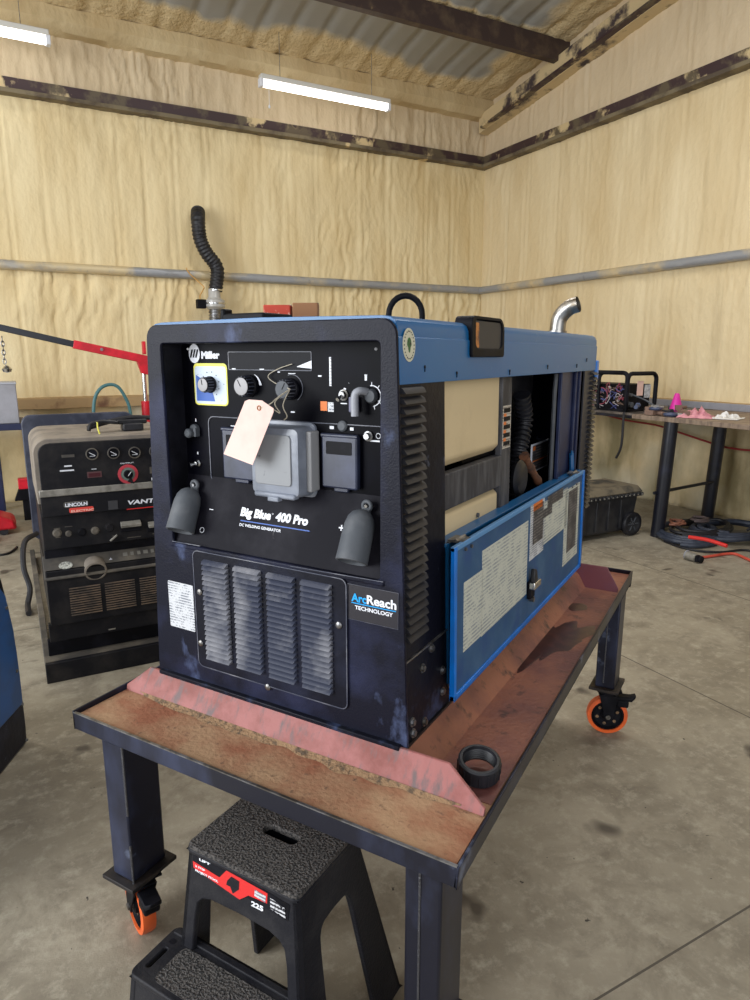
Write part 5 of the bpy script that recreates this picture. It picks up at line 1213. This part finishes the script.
# clutter on the dusty welder's hood: clamp block with lead
zh = 1.076
CL = thing('cable_clamp', 'black cable clamp with a thick lead lying on the dusty black welder', 'clamp', Rm(5.10, 4.15, zh), RTH)
m = MB(LR); m.box(5.15, 5.06, 4.10, 4.19, zh, zh+.035); m.box(5.17, 5.04, 4.12, 4.17, zh+.03, zh+.052); m.build('clamp_jaw', DKRUB, CL, .006)
m = MB(LR); m.tube(spline([(5.30, 4.16, zh+.02), (5.20, 4.15, zh+.045), (5.10, 4.14, zh+.058), (4.98, 4.13, zh+.05), (4.93, 4.1, zh+.055)], 6), .011, 8); m.build('lead', CORDK, CL)
m = MB(LR); m.tube(spline([(5.30, 4.2, zh+.012), (5.285, 4.19, zh+.04), (5.24, 4.18, zh+.048), (5.17, 4.17, zh+.04)], 6), .009, 8); m.build('handle', DKRUB, CL)
o = MB(LR).tube(spline([(5.262, 4.27, zh+.002), (5.268, 4.27, zh+.03), (5.268, 4.27, zh+.055)], 5), .0035, 6).build('cable_tie', YEL); rebase(o, Rm(5.262, 4.27, zh), 0); tag(o, 'yellow cable tie sticking up from the dusty black welder', 'cable tie')
# coiled cable at the side of the skid
cable('lead_bundle', [Rm(5.53, 3.0, .36), Rm(5.60, 3.10, .34), Rm(5.62, 3.2, .22), Rm(5.60, 3.25, .10), Rm(5.62, 3.32, .03), Rm(5.62, 3.45, .018)], .016, CORDK, 'thick black lead hanging down beside the dusty black welder skid', 'cable')
# teal hose loop behind
cable('air_hose', [ROOM @ PLv(x, y, 1.35) for x, y in ((94, 440), (93.5, 415), (95, 398), (101, 388), (110, 384.5), (118, 387), (124.5, 396), (130, 410), (133, 440))], .014, CORDT, 'teal air hose looped above the black machines at left', 'hose', base=tuple(ROOM @ PLv(94, 442, 1.35)))
# ================================================================== BLUE WELDER at the left edge
EB = thing('blue_welder', 'blue sided welder with a black bolted edge frame at the left edge of the photo', 'welding machine', Rm(5.9, 5.2, 0), RTH)
q0 = onz(28, 742, 0); q1 = onz(0, 777, 0)
# side plane passes through these two ground points; rises and leans back
d_ = (q1-q0); d_.z = 0; d_.normalize(); nrm = d_.cross(Z_)  # horizontal
if nrm.dot(CAM-q0) < 0: nrm = -nrm
far = -nrm*.9
def onside(px, py):
    d = ray(px, py); t_ = (q0-CAM).dot(nrm)/d.dot(nrm); return CAM+d*t_
pA_ = onside(0, 572); 
ez = [(0.0, 0.0), (.0, .12), (-.01, .3), (-.03, .50), (-.06, .62), (-.12, .70), (-.20, .72)]
prof = []
for px, py in ((28, 742), (27, 725), (24, 700), (18, 650), (10, 608), (2, 578)): prof.append(onside(px, py))
top_ = onside(-10, 562); prof += [top_, top_+d_*.75, V((q0.x, q0.y, 0))+d_*.95]
m = MB(); m.prism([p for p in prof], -nrm*.60); m.build('black_frame', BLK, EB, .012)
C_ = sum(prof, V((0, 0, 0)))/len(prof)
ins = []
for px, py in ((20.5, 703), (17.5, 675), (11, 630), (3, 596), (-12, 575)): ins.append(onside(px, py)+nrm*.003)
ins += [onside(-12, 575)+d_*.6+nrm*.003, onside(20.5, 703)+d_*.75+nrm*.003]
m = MB(); m.prism(ins, nrm*.006); m.build('blue_side_panel', M('deep_blue_paint', c8(22, 78, 140), .35, col2=c8(30, 70, 120), scale=5), EB, .002)
m = MB()
for px, py in ((3.5, 608), (14, 671), (19.5, 704.5), (24, 744-4)):
    p = onside(px, py)+nrm*.008; m.cyl(p, p+nrm*.005, .006, n=10)
m.build('bolt', STEEL, EB)

# ================================================================== LEFT BACKGROUND
# grey cabinet on a black bench
gb_v = 1.0
t_ = thing('steel_side_bench', 'black steel bench by the left wall carrying the grey metal cabinet', 'bench', Rm(6.1, .75, 0), RTH)
zb1 = .855
MB(LR).box(5.50, 6.9, .35, 1.02, zb1-.055, zb1).build('bench_top', NAVY, t_, .004)
for uu in (5.75, 6.85):
    for vv in (.4, .95): MB(LR).box(uu-.03, uu+.03, vv-.03, vv+.03, 0, zb1-.055).build('leg', NAVY, t_, .003)
t_ = thing('metal_cabinet', 'plain grey metal cabinet standing on the black bench at the left edge', 'cabinet', Rm(5.80, .82, zb1), RTH)
MB(LR).box(5.535, 6.05, .64, .99, zb1, 1.185).build('cabinet_body', GREYBOX, t_, .006)
MB(LR).box(5.530, 6.055, .635, .995, 1.180, 1.198).build('lid', M('grey_lid', c8(168, 170, 178), .45), t_, .004)
# engine hoist: red post, red and black boom with chain and hook
HO = thing('engine_hoist', 'red engine hoist with a black boom end and chain behind the black welders', 'engine hoist', Rm(4.62, 1.25, 0), RTH)
def PLr(px, py, v): return PLv(px, py, v)
hv = 1.25
a0, a1, a2 = PLr(-22, 322.5, hv), PLr(77, 345, hv), PLr(148, 360, hv)
def beam(a, b, w, h, name, mat):
    a = V(a); b = V(b); d = (b-a).normalized(); s_ = V((0, 1, 0)); u_ = d.cross(s_).normalized()
    m = MB(LR); p = [a-s_*w/2-u_*h/2, a+s_*w/2-u_*h/2, a+s_*w/2+u_*h/2, a-s_*w/2+u_*h/2]; q = [x+(b-a) for x in p]; m.hexa(p, q); return m.build(name, mat, HO, .004)
beam(a0, a1, .05, .05, 'boom_extension', BENCHBLK); beam(a1-(a2-a1)*.05, a2, .065, .068, 'boom', RED)
m = MB(LR); c = PLr(101, 349.5, hv); m.cyl(c+V((0, .035, 0)), c+V((0, .05, 0)), .012, n=10); m.build('boom_pin', STEEL, HO)
m = MB(LR); c = PLr(142, 352, hv); m.box(c.x-.03, c.x-.005, hv-.03, hv+.03, c.z-.02, c.z+.09); m.build('boom_lug', RED, HO, .003)
m = MB(LR); c = PLr(143, 365, hv); m.prism([(c.x+.05, hv-.035, c.z+.03), (c.x+.02, hv-.035, c.z-.07), (c.x-.06, hv-.035, c.z-.09), (c.x-.06, hv-.035, c.z+.05)], (0, .07, 0)); m.build('boom_bracket', RED, HO, .003)
c = PLr(145.5, 400, hv)
m = MB(LR); m.cyl((c.x, hv, .95), (c.x, hv, c.z+.35), .018, n=16); m.build('ram_rod', CHROME, HO)
m = MB(LR); m.cyl((c.x, hv, .35), (c.x, hv, PLr(146, 401, hv).z), .038, n=20); m.build('ram_cylinder', RED, HO)
m = MB(LR); m.box(c.x-.20, c.x-.12, hv-.05, hv+.05, .06, 1.42); m.build('mast', RED, HO, .005)
m = MB(LR); m.box(c.x-.25, c.x+.55, hv-.35, hv-.27, .0, .08); m.box(c.x-.25, c.x-.15, hv-.30, hv+.30, .0, .08); m.build('base_leg', RED, HO, .006)
# chain and hook
m = MB(LR); cx = PLr(2, 338, hv)
for i in range(6):
    z_ = cx.z-.01-i*.034; pts = []
    ax_ = V((0, 1, 0)) if i % 2 else V((1, 0, 0))
    side_ = V((1, 0, 0)) if i % 2 else V((0, 1, 0))
    ring = [V((cx.x, hv, z_))+side_*.011*cos(a*pi/6)+Z_*.023*sin(a*pi/6) for a in range(13)]
    m.tube(ring, .0045, 6, caps=False)
m.build('chain', STEEL, HO)
m = MB(LR); z_ = cx.z-.22; m.lathe((cx.x-.01, hv, z_-.05), Z_, [(0, 0), (.03, .008), (.038, .03), (.02, .05), (.008, .06), (0, .062)], 18); m.build('hook_weight', CHROME, HO)
# red floor jack and small black thing by the wall, cord on the floor
FJ = thing('floor_jack', 'red floor jack lying on the floor near the left wall', 'jack', Rm(5.78, 1.25, 0), RTH)
m = MB(LR); m.prism([(5.64, 1.15, .04), (5.66, 1.15, .12), (5.76, 1.15, .16), (6.3, 1.15, .15), (6.35, 1.15, .04)], (0, .28, 0)); m.build('jack_body', RED, FJ, .02)
m = MB(LR)
for uu in (5.64, 6.25):
    for vv in (1.16, 1.40): MB(LR).cyl((uu+.1, vv-.02, .035), (uu+.1, vv+.02, .035), .035, n=18).build('jack_wheel', DKRUB, FJ)
m = MB(LR); m.cyl((5.80, 1.28, .15), (5.80, 1.28, .18), .04, n=16); m.build('jack_saddle', STEEL, FJ)
JS = thing('vise_stand', 'small red and black bracket standing behind the dark frame near the left wall', 'bracket', Rm(5.55, .9, 0), RTH)
m = MB(LR); m.box(5.50, 5.60, .85, .95, .28, .37); m.build('red_block', RED, JS, .006)
m = MB(LR); m.prism([(5.44, .86, .18), (5.64, .86, .18), (5.60, .86, .28), (5.48, .86, .28)], (0, .09, 0)); m.build('black_base', FLATBLK, JS, .004)
m = MB(LR); m.box(5.51, 5.58, .87, .94, 0, .18); m.build('stem', FLATBLK, JS, .004)
cable('power_cord', [tuple(onz(-15, 556, .008)), tuple(onz(0, 555, .008)), tuple(onz(9, 553, .008)), tuple(onz(15, 549, .008)), tuple(onz(17, 547, .012))], .009, CORDK, 'short black cord with a plug lying on the floor near the left edge', 'cord')
o = MB(ROOM).box(6.0, 5.78, 1.62, 1.50, 0, .018).build('wood_scrap', M('pale_wood', c8(190, 150, 106), .8), None, .002); rebase(o, Rm(5.89, 1.56, 0)); tag(o, 'scrap of pale wood on the floor in front of the red floor jack', 'wood scrap')

# exhaust hose on the left wall with inline blower
def PW(px, py, v=.24): return PLv(px, py, v)
EH = thing('exhaust_hose', 'black flexible exhaust hose with clear blower hanging on the foam wall', 'hose', Rm(3.38, .24, .22), RTH)
c0 = [PW(198, 212, .14), PW(198, 220, .24), PW(200, 238), PW(206, 252), PW(215, 264), PW(217.5, 273), PW(215.5, 291)]
P, R = corrugated(c0, .068, .034, amp=.10); m = MB(ROOM); m.tube(P, R, 22); m.build('flex_hose', DKRUB, EH)
m = MB(ROOM); a = PW(215.5, 290); b = PW(215, 309)
m.lathe(b, Z_, [(.060, -.01), (.075, .0), (.105, .02), (.105, .085), (.075, .10), (.062, .12), (.060, .20)], 28); m.build('blower', M('milky_plastic', c8(196, 194, 190), .3, trans=.2), EH)
m = MB(ROOM); m.lathe(b+Z_*.0, Z_, [(.107, .045), (.110, .048), (.110, .060), (.107, .063)], 28); m.build('hose_clamp', CHROME, EH); m = MB(ROOM); m.lathe(a, Z_, [(.071, -.01), (.073, -.008), (.073, .004), (.071, .006)], 24); m.build('hose_clamp', CHROME, EH)
P, R = corrugated([b-Z_*.0, b-Z_*.15, b-Z_*.40, b-Z_*.75, b-Z_*1.15+V((0, .05, 0)), b-Z_*1.60+V((.02, .12, 0))], .062, .03, amp=.16); m = MB(ROOM); m.tube(P, R, 20); m.build('lower_flex_duct', STEEL, EH)
m = MB(ROOM); c = PW(201, 304); m.box(c.x-.045, c.x+.045, .20, .28, c.z-.045, c.z+.045); m.build('switch_box', FLATBLK, EH, .006)
m = MB(ROOM); m.tube(spline([PW(186, 268, .14), PW(190, 274, .14), PW(203, 286, .16), PW(203, 290, .2), PW(200, 296, .22), PW(201, 302, .23)], 6), .006, 6); m.build('yellow_cord', CORDY, EH)

# ================================================================== RIGHT WORKBENCH
WB = thing('workbench', 'long workbench with black tube legs along the right wall', 'workbench', Rm(.65, 4.0, 0), RTH)
wz = .952
MB(ROOM).box(.13, 1.17, 3.62, 5.6, wz-.035, wz).build('worn_top', TOPWOOD, WB, .003)
MB(ROOM).box(.13, 1.17, 1.7, 3.618, wz-.012, wz+.004).build('steel_top', M('dark_plate', c8(112, 104, 98), .5, .3, col2=c8(80, 74, 70), scale=5), WB, .002)
MB(ROOM).box(1.150, 1.17, 1.7, 3.618, wz-.035, wz-.012).build('edge_angle', BENCHBLK, WB)
for uu, vv, du_, dv_ in ((1.12, 3.96, .01, -.03), (.33, 3.83, 0, -.04), (1.13, 1.85, 0, 0), (.33, 1.85, 0, 0), (1.13, 5.45, 0, 0), (.33, 5.45, 0, 0)):
    m = MB(ROOM); m.cyl((uu+du_, vv+dv_, 0), (uu, vv, wz-.035), .052, n=24); m.build('leg', BENCHBLK, WB)
MB(ROOM).tube([(1.21, 3.93, .36), (.33, 3.83, .36)], .013, 10).build('brace_rod', BENCHBLK, WB)
MB(ROOM).box(.14, .16, 1.7, 5.6, wz, wz+.06).build('back_strip', GREYBOX, WB, .003)

# stripped portable welder with tube cage
PWd = thing('portable_welder', 'open sided black portable welder with tube roll bars and bare wiring on the workbench', 'welding machine', Rm(.82, 3.2, wz+.004), RTH)
z0 = wz+.004; zt_p = 1.27
pu0, pu1, pv0, pv1 = .76, 1.10, 2.80, 3.49
MB(ROOM).box(pu0+.03, pu1-.03, pv0+.03, pv1-.03, z0+.015, z0+.225).build('case', FLATBLK, PWd, .004)
MB(ROOM).box(pu0, pu1, pv0, pv1, z0, z0+.02).build('base_tray', FLATBLK, PWd, .003)
def hoop(u_a, v_a, u_b, v_b, zt2, r=.018):
    A_, B_ = V((u_a, v_a, z0)), V((u_b, v_b, z0)); d = (B_-A_); L_ = d.length; d.normalize(); R_ = .05
    pts = [A_, A_+Z_*(zt2-z0-R_)]+[A_+d*R_*(1-cos(a*pi/8))+Z_*(zt2-z0-R_+R_*sin(a*pi/8)) for a in range(1, 5)]
    pts += [B_-d*R_*(1-cos(a*pi/8))+Z_*(zt2-z0-R_+R_*sin(a*pi/8)) for a in range(4, 0, -1)]+[B_+Z_*(zt2-z0-R_), B_]
    m = MB(ROOM); m.tube(pts, r, 10); m.build('roll_bar', FLATBLK, PWd)
hoop(pu1, pv1, pu0, pv1, zt_p); hoop(pu1, pv0, pu0, pv0, zt_p); hoop(pu1, pv0-.0, pu1, pv1-.0, zt_p+.006); hoop(pu1, 3.18, pu0, 3.18, zt_p, .016)
WC = [M('wire_red', c8(140, 62, 78), .5), M('wire_white', c8(168, 160, 160), .5), M('wire_blue', c8(72, 78, 128), .5), M('wire_brown', c8(104, 84, 72), .5)]
random.seed(3)
for w_i in range(4):
    m = MB(ROOM)
    for k in range(14):
        a = V((pu1-.026, 2.95+.5*random.random(), z0+.03+.18*random.random())); 
        m.tube(spline([a, a+V((.015, .05*random.random()-.02, .06*random.random()-.03)), a+V((.01, .12*random.random()-.06, .08*random.random()-.04)), a+V((0, .1*random.random()-.05, .10*random.random()-.05))], 4), .0035, 5)
    tag(m.build('wiring', WC[w_i], PWd), kind='stuff')
m = MB(ROOM); m.torus((pu1-.015, 3.20, z0+.12), V((1, 0, 0)), .07, .004, 24, 6); m.build('coil_ring', WC[0], PWd)
MB(ROOM).box(pu0+.12, pu0+.19, pv1-.03, pv1-.026, z0+.13, z0+.25).build('pink_note', PINKTAG, PWd); MB(ROOM).box(pu0+.03, pu0+.10, pv1-.03, pv1-.026, z0+.11, z0+.22).build('white_label', LIST, PWd)
m = MB(ROOM); m.cyl((pu1-.06, pv1-.03, z0+.06), (pu1-.06, pv1+.01, z0+.06), .022, n=14); m.cyl((pu1-.06, pv1-.03, z0+.14), (pu1-.06, pv1+.0, z0+.14), .014, n=14); m.build('output_stud', RUBBER, PWd)
cable('grey_lead', [Rm(pu1-.05, pv1-.02, z0+.15), Rm(pu1-.15, pv1+.06, z0+.10), Rm(pu1-.22, pv1+.15, z0+.03), Rm(pu1-.2, pv1+.22, z0+.012)], .007, RUBBER, 'thin grey lead running from the portable welder down to the parts pile', 'cable', base=tuple(Rm(pu1-.2, pv1+.22, z0)))

# pile of small parts: each one a thing
random.seed(11)
kinds = []
cols_ = [M('part_steel', c8(120, 122, 132), .35, .7), M('part_black', c8(38, 38, 46), .5), M('part_blue', c8(60, 70, 98), .5), M('part_grey', c8(150, 148, 146), .5), M('part_brown', c8(120, 96, 84), .6)]
pile = []
for k in range(26):
    pu = .78+.33*random.random(); pv = 3.60+.36*random.random(); r = .022+.016*random.random(); h = .035+.03*random.random(); z = wz+.004
    pu = 1.12-abs(random.gauss(0, .13)); pv = 3.76+random.gauss(0, .10)
    if pv < 3.58: pv = 3.6
    if pu < .75: pu = .8
    lvl = .004 if k < 16 else .040
    kd = k % 4; m = MB(); T = Matrix.Translation(Rm(pu, pv, wz+lvl)) @ Matrix.Rotation(random.random()*6, 4, 'Z'); m.xf = T
    if kd == 0: m.lathe((0, 0, 0), Z_, [(r*.5, 0), (r, 0), (r, h*.6), (r*.5, h*.6)], 6, smooth=False, closed=True); nmk, lab_ = 'hex_nut', 'nut'
    elif kd == 1: m.cyl((-h, 0, r*.5), (h, 0, r*.5), r*.5, n=10); m.cyl((-h*1.25, 0, r*.7), (-h, 0, r*.7), r*.7, n=6, smooth=False); nmk, lab_ = 'bolt', 'bolt'
    elif kd == 2: m.prism([(-r*1.6, -r, 0), (r*1.6, -r, 0), (r*1.6, r*.4, 0), (0, r*.4, 0), (0, r, 0), (-r*1.6, r, 0)], (0, 0, h*.7)); nmk, lab_ = 'small_bracket', 'bracket'
    else: m.torus((0, 0, r*.4), Z_, r, r*.38, 16, 6); nmk, lab_ = 'cable_ring', 'ring'
    o = m.build(nmk, cols_[random.randrange(5)], None, .001 if kd != 3 else 0); loc = Rm(pu, pv, wz+lvl); rebase(o, loc)
    tag(o, {'nut': 'loose hex nut in the heap of small parts on the workbench', 'bolt': 'loose bolt in the heap of small parts on the workbench', 'bracket': 'small stepped bracket in the heap of parts on the workbench', 'ring': 'small coiled ring in the heap of parts on the workbench'}[lab_], lab_, 'loose parts heaped on the workbench: '+lab_)
# magenta cone on the pile
p = Rm(.93, 3.84, wz+.03)
t_ = thing('spray_nozzle', 'bright magenta plastic cone standing in the heap of parts', 'cone', (p.x, p.y, wz+.03)); 
m = MB(); m.lathe((p.x, p.y, wz+.03), Z_, [(0, 0), (.050, 0), (.049, .02), (.019, .135), (.015, .142), (0, .142)], 24); m.build('cone_body', MAGENTA, t_)
m = MB(); m.lathe((p.x, p.y, wz+.0), Z_, [(0, 0), (.04, 0), (.036, .03), (0, .03)], 20); m.build('cone_neck', PAPER, t_)
# pink rag and paper
def cloth(name, cu, cv, lu, lv, hgt, mat, label, cat, rot=0., seed=0., th=.003):
    n = 22; vs = []; fs = []
    for i in range(n):
        for j in range(n):
            x = (i/(n-1)-.5)*lu; y = (j/(n-1)-.5)*lv; e = min(1, 3*(.5-abs(i/(n-1)-.5)), 3*(.5-abs(j/(n-1)-.5)))
            wob = noise.noise(V((i*.23+seed, j*.23, seed))); x2 = x*(1+.22*wob)*cos(rot)-y*sin(rot); y2 = x*sin(rot)+y*(1-.2*wob)*cos(rot)
            vs.append((cu+x2, cv+y2, wz+.004+max(0, hgt*(.35+.9*noise.noise(V((i*.35, j*.35, seed+4))))*max(0, e))))
    fs = [(i*n+j, (i+1)*n+j, (i+1)*n+j+1, i*n+j+1) for i in range(n-1) for j in range(n-1)]
    o = MB(ROOM).add(vs, fs, True).build(name, mat); rebase(o, Rm(cu, cv, wz)); md = o.modifiers.new('t', 'SOLIDIFY'); md.thickness = th; return tag(o, label, cat)
cloth('shop_rag', .95, 4.04, .26, .24, .10, PINKRAG, 'crumpled pink rag on the workbench beside the magenta cone', 'rag', .5, 2.)
cloth('paper_sheet', .86, 4.24, .22, .20, .05, PAPER, 'curled white paper sheet on the workbench beyond the pink rag', 'paper', .3, 6., .001)
# black cable hanging from the bench, orange cord along wall
def PRv(px, py, u):
    d = ray(px, py); t2 = (CC+E1*u-CAM).dot(E1)/d.dot(E1); p = CAM+d*t2; return p
cable('welding_lead', [PRv(624, 412, 1.20), PRv(623, 425, 1.2), PRv(622, 440, 1.2), PRv(620, 450, 1.2), PRv(616, 458, 1.2)], .010, CORDK, 'black lead hanging down over the front edge of the workbench', 'cable', base=tuple(PRv(616, 460, 1.2)))
cable('extension_cord', [PRv(585, 407, .22), PRv(600, 413, .22), PRv(625, 420, .22), PRv(655, 425, .22), PRv(675, 431, .22), PRv(705, 441, .22), PRv(730, 448, .22), PRv(770, 450, .22), PRv(900, 440, .22)], .009, M('dark_red_cord', c8(140, 44, 44), .5), 'dark red cord strung along the right wall under the workbench top', 'cord', base=tuple(PRv(730, 452, .22)))
# rolling toolbox
RT = thing('rolling_toolbox', 'black wheeled toolbox with a dusty lid on the floor under the workbench', 'toolbox', Rm(1.62, 3.65, 0), RTH)
m = MB(ROOM); m.hexa([(1.27, 3.79, .04), (2.0, 3.79, .04), (2.0, 3.46, .04), (1.27, 3.46, .04)], [(1.24, 3.81, .33), (2.02, 3.81, .33), (2.02, 3.42, .33), (1.24, 3.42, .33)]); m.build('bin', PLASTBLK, RT, .02, 3)
m = MB(ROOM)
for uu in (1.42, 1.55, 1.68, 1.81, 1.94): m.box(uu-.012, uu+.012, 3.795, 3.812, .07, .31)
m.build('rib', PLASTBLK, RT, .003)
m = MB(ROOM); m.box(1.22, 2.05, 3.40, 3.835, .325, .352); 
for i in range(20): m.box(1.22+i*.042, 1.24+i*.042, 3.83, 3.842, .328, .352)
m.build('rim', PLASTBLK, RT, .003)
m = MB(ROOM); m.hexa([(1.20, 3.825, .352), (2.06, 3.825, .352), (2.06, 3.41, .352), (1.20, 3.41, .352)], [(1.23, 3.79, .405), (2.03, 3.79, .405), (2.03, 3.44, .405), (1.23, 3.44, .405)]); m.build('lid', DUSTLID, RT, .012, 3)
m = MB(ROOM)
for i in range(18): m.cyl((1.24+i*.046, 3.842, .34), (1.24+i*.046, 3.848, .34), .006, n=6)
m.build('rim_rivet', SILV, RT)
for vv in (3.81, 3.44):
    m = MB(ROOM); c = V((1.30, vv, .098)); m.lathe(c-V((0, .02, 0)), Y_, [(.07, 0), (.096, .002), (.098, .012), (.098, .034), (.094, .042), (.072, .044)], 30, closed=True, ay=(0, 0, 1)); w = m.build('wheel', DKRUB, RT)
    m = MB(ROOM); m.lathe(c-V((0, .02, 0)), Y_, [(0, .002), (.072, .002), (.072, .040), (.06, .036), (.018, .034), (.014, .046), (0, .046)], 24, ay=(0, 0, 1)); m.build('hub', PLASTBLK, w)
    m = MB(ROOM)
    for i in range(6):
        an = i*pi/3; m.slab(c+V((cos(an)*.038, .018, sin(an)*.038)), V((cos(an), 0, sin(an))), V((-sin(an), 0, cos(an))), .044, .008, .006)
    m.build('spoke', RUBBER, w)
    m = MB(ROOM); m.cyl(c+V((0, .02, 0)), c+V((0, .032, 0)), .010, n=10); m.build('hub_cap', CHROME, w)
m = MB(ROOM); m.prism([(1.18, 3.60, .22), (1.12, 3.60, .13), (1.20, 3.60, .10), (1.24, 3.60, .20)], (0, -.12, 0)); m.build('pull_handle', RUBBER, RT, .006)

# hoses and cords under the bench: each coil its own thing
random.seed(21)
def coil(name, cu, cv, ru, rv, turns, r, mat, z, label, seed, cat='hose', rot=0.):
    pts = []; n = int(turns*14)
    for i in range(n+1):
        a = 2*pi*i/14; s_ = 1-.22*(i/n)+.10*noise.noise(V((i*.37, seed, 0))); x = ru*cos(a)*s_+.05*noise.noise(V((i*.2, 1, seed))); y = rv*sin(a)*s_
        pts.append(Rm(cu+x*cos(rot)-y*sin(rot), cv+x*sin(rot)+y*cos(rot), z+r+.022*(i/n)*turns*.5+.014*abs(noise.noise(V((i*.5, 2, seed))))))
    o = MB().tube(spline(pts, 3), r, 8).build(name, mat); rebase(o, Rm(cu, cv, 0)); return tag(o, label, cat)
coil('hose_coil', .93, 4.06, .36, .24, 3.6, .020, CORDB, 0, 'slate blue hose coiled flat on the floor in front of the near bench leg', 1., rot=.5)
coil('hose_coil', .62, 4.22, .34, .24, 3.2, .021, CORDB, .02, 'dark slate hose coil heaped under the bench between the two legs', 5., rot=-.2)
coil('cable_coil', .82, 4.10, .33, .19, 2.6, .014, CORDK, .05, 'black cable coil lying on top of the slate hoses', 8., 'cable', .2)
coil('cable_coil', .50, 4.52, .30, .20, 2.2, .015, CORDK, 0, 'black cable coil at the right edge of the photo on the floor', 12., 'cable', .9)
coil('cord_coil', .98, 3.98, .08, .06, 1.8, .009, M('tan_orange_cord', c8(136, 86, 66), .6), .09, 'small tan orange cord coil on top of the hose heap', 15., 'cord')
coil('cord_coil', .76, 4.03, .07, .06, 1.8, .010, M('beige_cord', c8(92, 78, 76), .6), .10, 'small greyish beige cord coil lying beside the tan orange one', 18., 'cord')
rr0, rr1 = onz(689, 537, .10), onz(727, 546, .10)
cable('red_handle', [tuple(rr0), tuple(rr0.lerp(rr1, .5)+Z_*.01), tuple(rr1)], .014, M('red_plastic', c8(220, 50, 46), .4), 'straight bright red handle lying across the hose heap', 'handle', base=(rr0.x, rr0.y, .08))
cable('cord_loop', [Rm(.55, 4.30, .06), Rm(.50, 4.40, .16), Rm(.42, 4.55, .18), Rm(.35, 4.75, .06), Rm(.3, 4.9, .01)], .009, CORDK, 'thin black cord arching up out of the hose heap at the right edge', 'cord', base=tuple(Rm(.55, 4.3, .05)))
cable('long_cord', [tuple(onz(x, y, .010)) for x, y in ((664, 541), (680, 547), (700, 551), (722, 552), (745, 550), (770, 556))], .008, CORDK, 'thin black cord running along the floor in front of the hose heap', 'cord')
# orange cord with plug
pl = onz(692, 561, 0)
PG = thing('cord_plug', 'grey and black plug connector lying on the floor at the end of the orange cord', 'plug', (pl.x, pl.y, 0), RTH)
m = MB(MW[PG.name]); m.cyl((0, -.05, .03), (0, .035, .03), .032, .026, n=18); m.build('connector_shell', SILV, PG)
m = MB(MW[PG.name]); m.cyl((.0, .035, .03), (.0, .075, .028), .022, .026, n=16); m.box(-.01, .03, .04, .06, .01, .055); m.build('plug_body', FLATBLK, PG, .003)
m = MB(MW[PG.name]); m.torus((0, -.045, .034), Y_, .030, .005, 20, 6); m.build('lock_ring', GREYBOX, PG)
cable('orange_cord', [(pl.x+.04, pl.y+.02, .03)]+[tuple(onz(x, y, .012)) for x, y in ((701, 557.5), (712, 556), (725, 554), (735, 554), (745, 558), (775, 572))], .010, CORDR, 'orange cord running along the floor to the grey plug', 'cord', base=(pl.x+.05, pl.y, 0))

# ================================================================== LIGHT
w = bpy.data.worlds.new('world'); bpy.context.scene.world = w; w.use_nodes = True
bg = w.node_tree.nodes['Background']; bg.inputs['Color'].default_value = (.80, .88, 1., 1); bg.inputs['Strength'].default_value = .34
def area(name, loc, target, sx, sy, power, col=(1, 1, 1)):
    L = bpy.data.lights.new(name, 'AREA'); L.shape = 'RECTANGLE'; L.size = sx; L.size_y = sy; L.energy = power; L.color = col
    o = bpy.data.objects.new(name, L); COL.objects.link(o); o.location = loc; d = V(target)-V(loc); o.rotation_euler = d.to_track_quat('-Z', 'Y').to_euler(); return o
# open bay door behind the photographer, to the left; second, unseen area light farther right
area('bay_door_daylight', Rm(10.5, 5.5, 2.2), Rm(2, 3.2, 1.2), 3.6, 3.2, 430, (.95, .98, 1.))
area('unseen_side_light', Rm(6., 11.0, 2.2), Rm(3.0, 2.0, 1.0), 3.6, 3.2, 120, (.96, .98, 1.))
# unseen area lights added under the roof to brighten floor and walls
for u, v, pw in ((3.4, 3.4, 46), (2.4, 5.6, 62), (7.0, 3.2, 34), (7.0, 6.2, 14)):
    area('added_ceiling_light', Rm(u, v, 4.55), Rm(u, v, 0), 1.5, .3, pw, (1, .97, .92))

# ================================================================== CAMERA
cam = bpy.data.cameras.new('camera'); co = bpy.data.objects.new('camera', cam); COL.objects.link(co)
co.location = CAM; R = Matrix((( _rt.x, _up.x, -_fw.x), (_rt.y, _up.y, -_fw.y), (_rt.z, _up.z, -_fw.z))); co.rotation_euler = R.to_euler()
cam.sensor_fit = 'VERTICAL'; cam.sensor_height = 36; cam.lens = 36*FPX/1000; cam.clip_start = .02
sc = bpy.context.scene; sc.camera = co
sc.view_settings.view_transform = 'Standard'; sc.view_settings.look = 'None'; sc.view_settings.exposure = 0.0; sc.view_settings.gamma = 1; sc.view_settings.use_curve_mapping = False
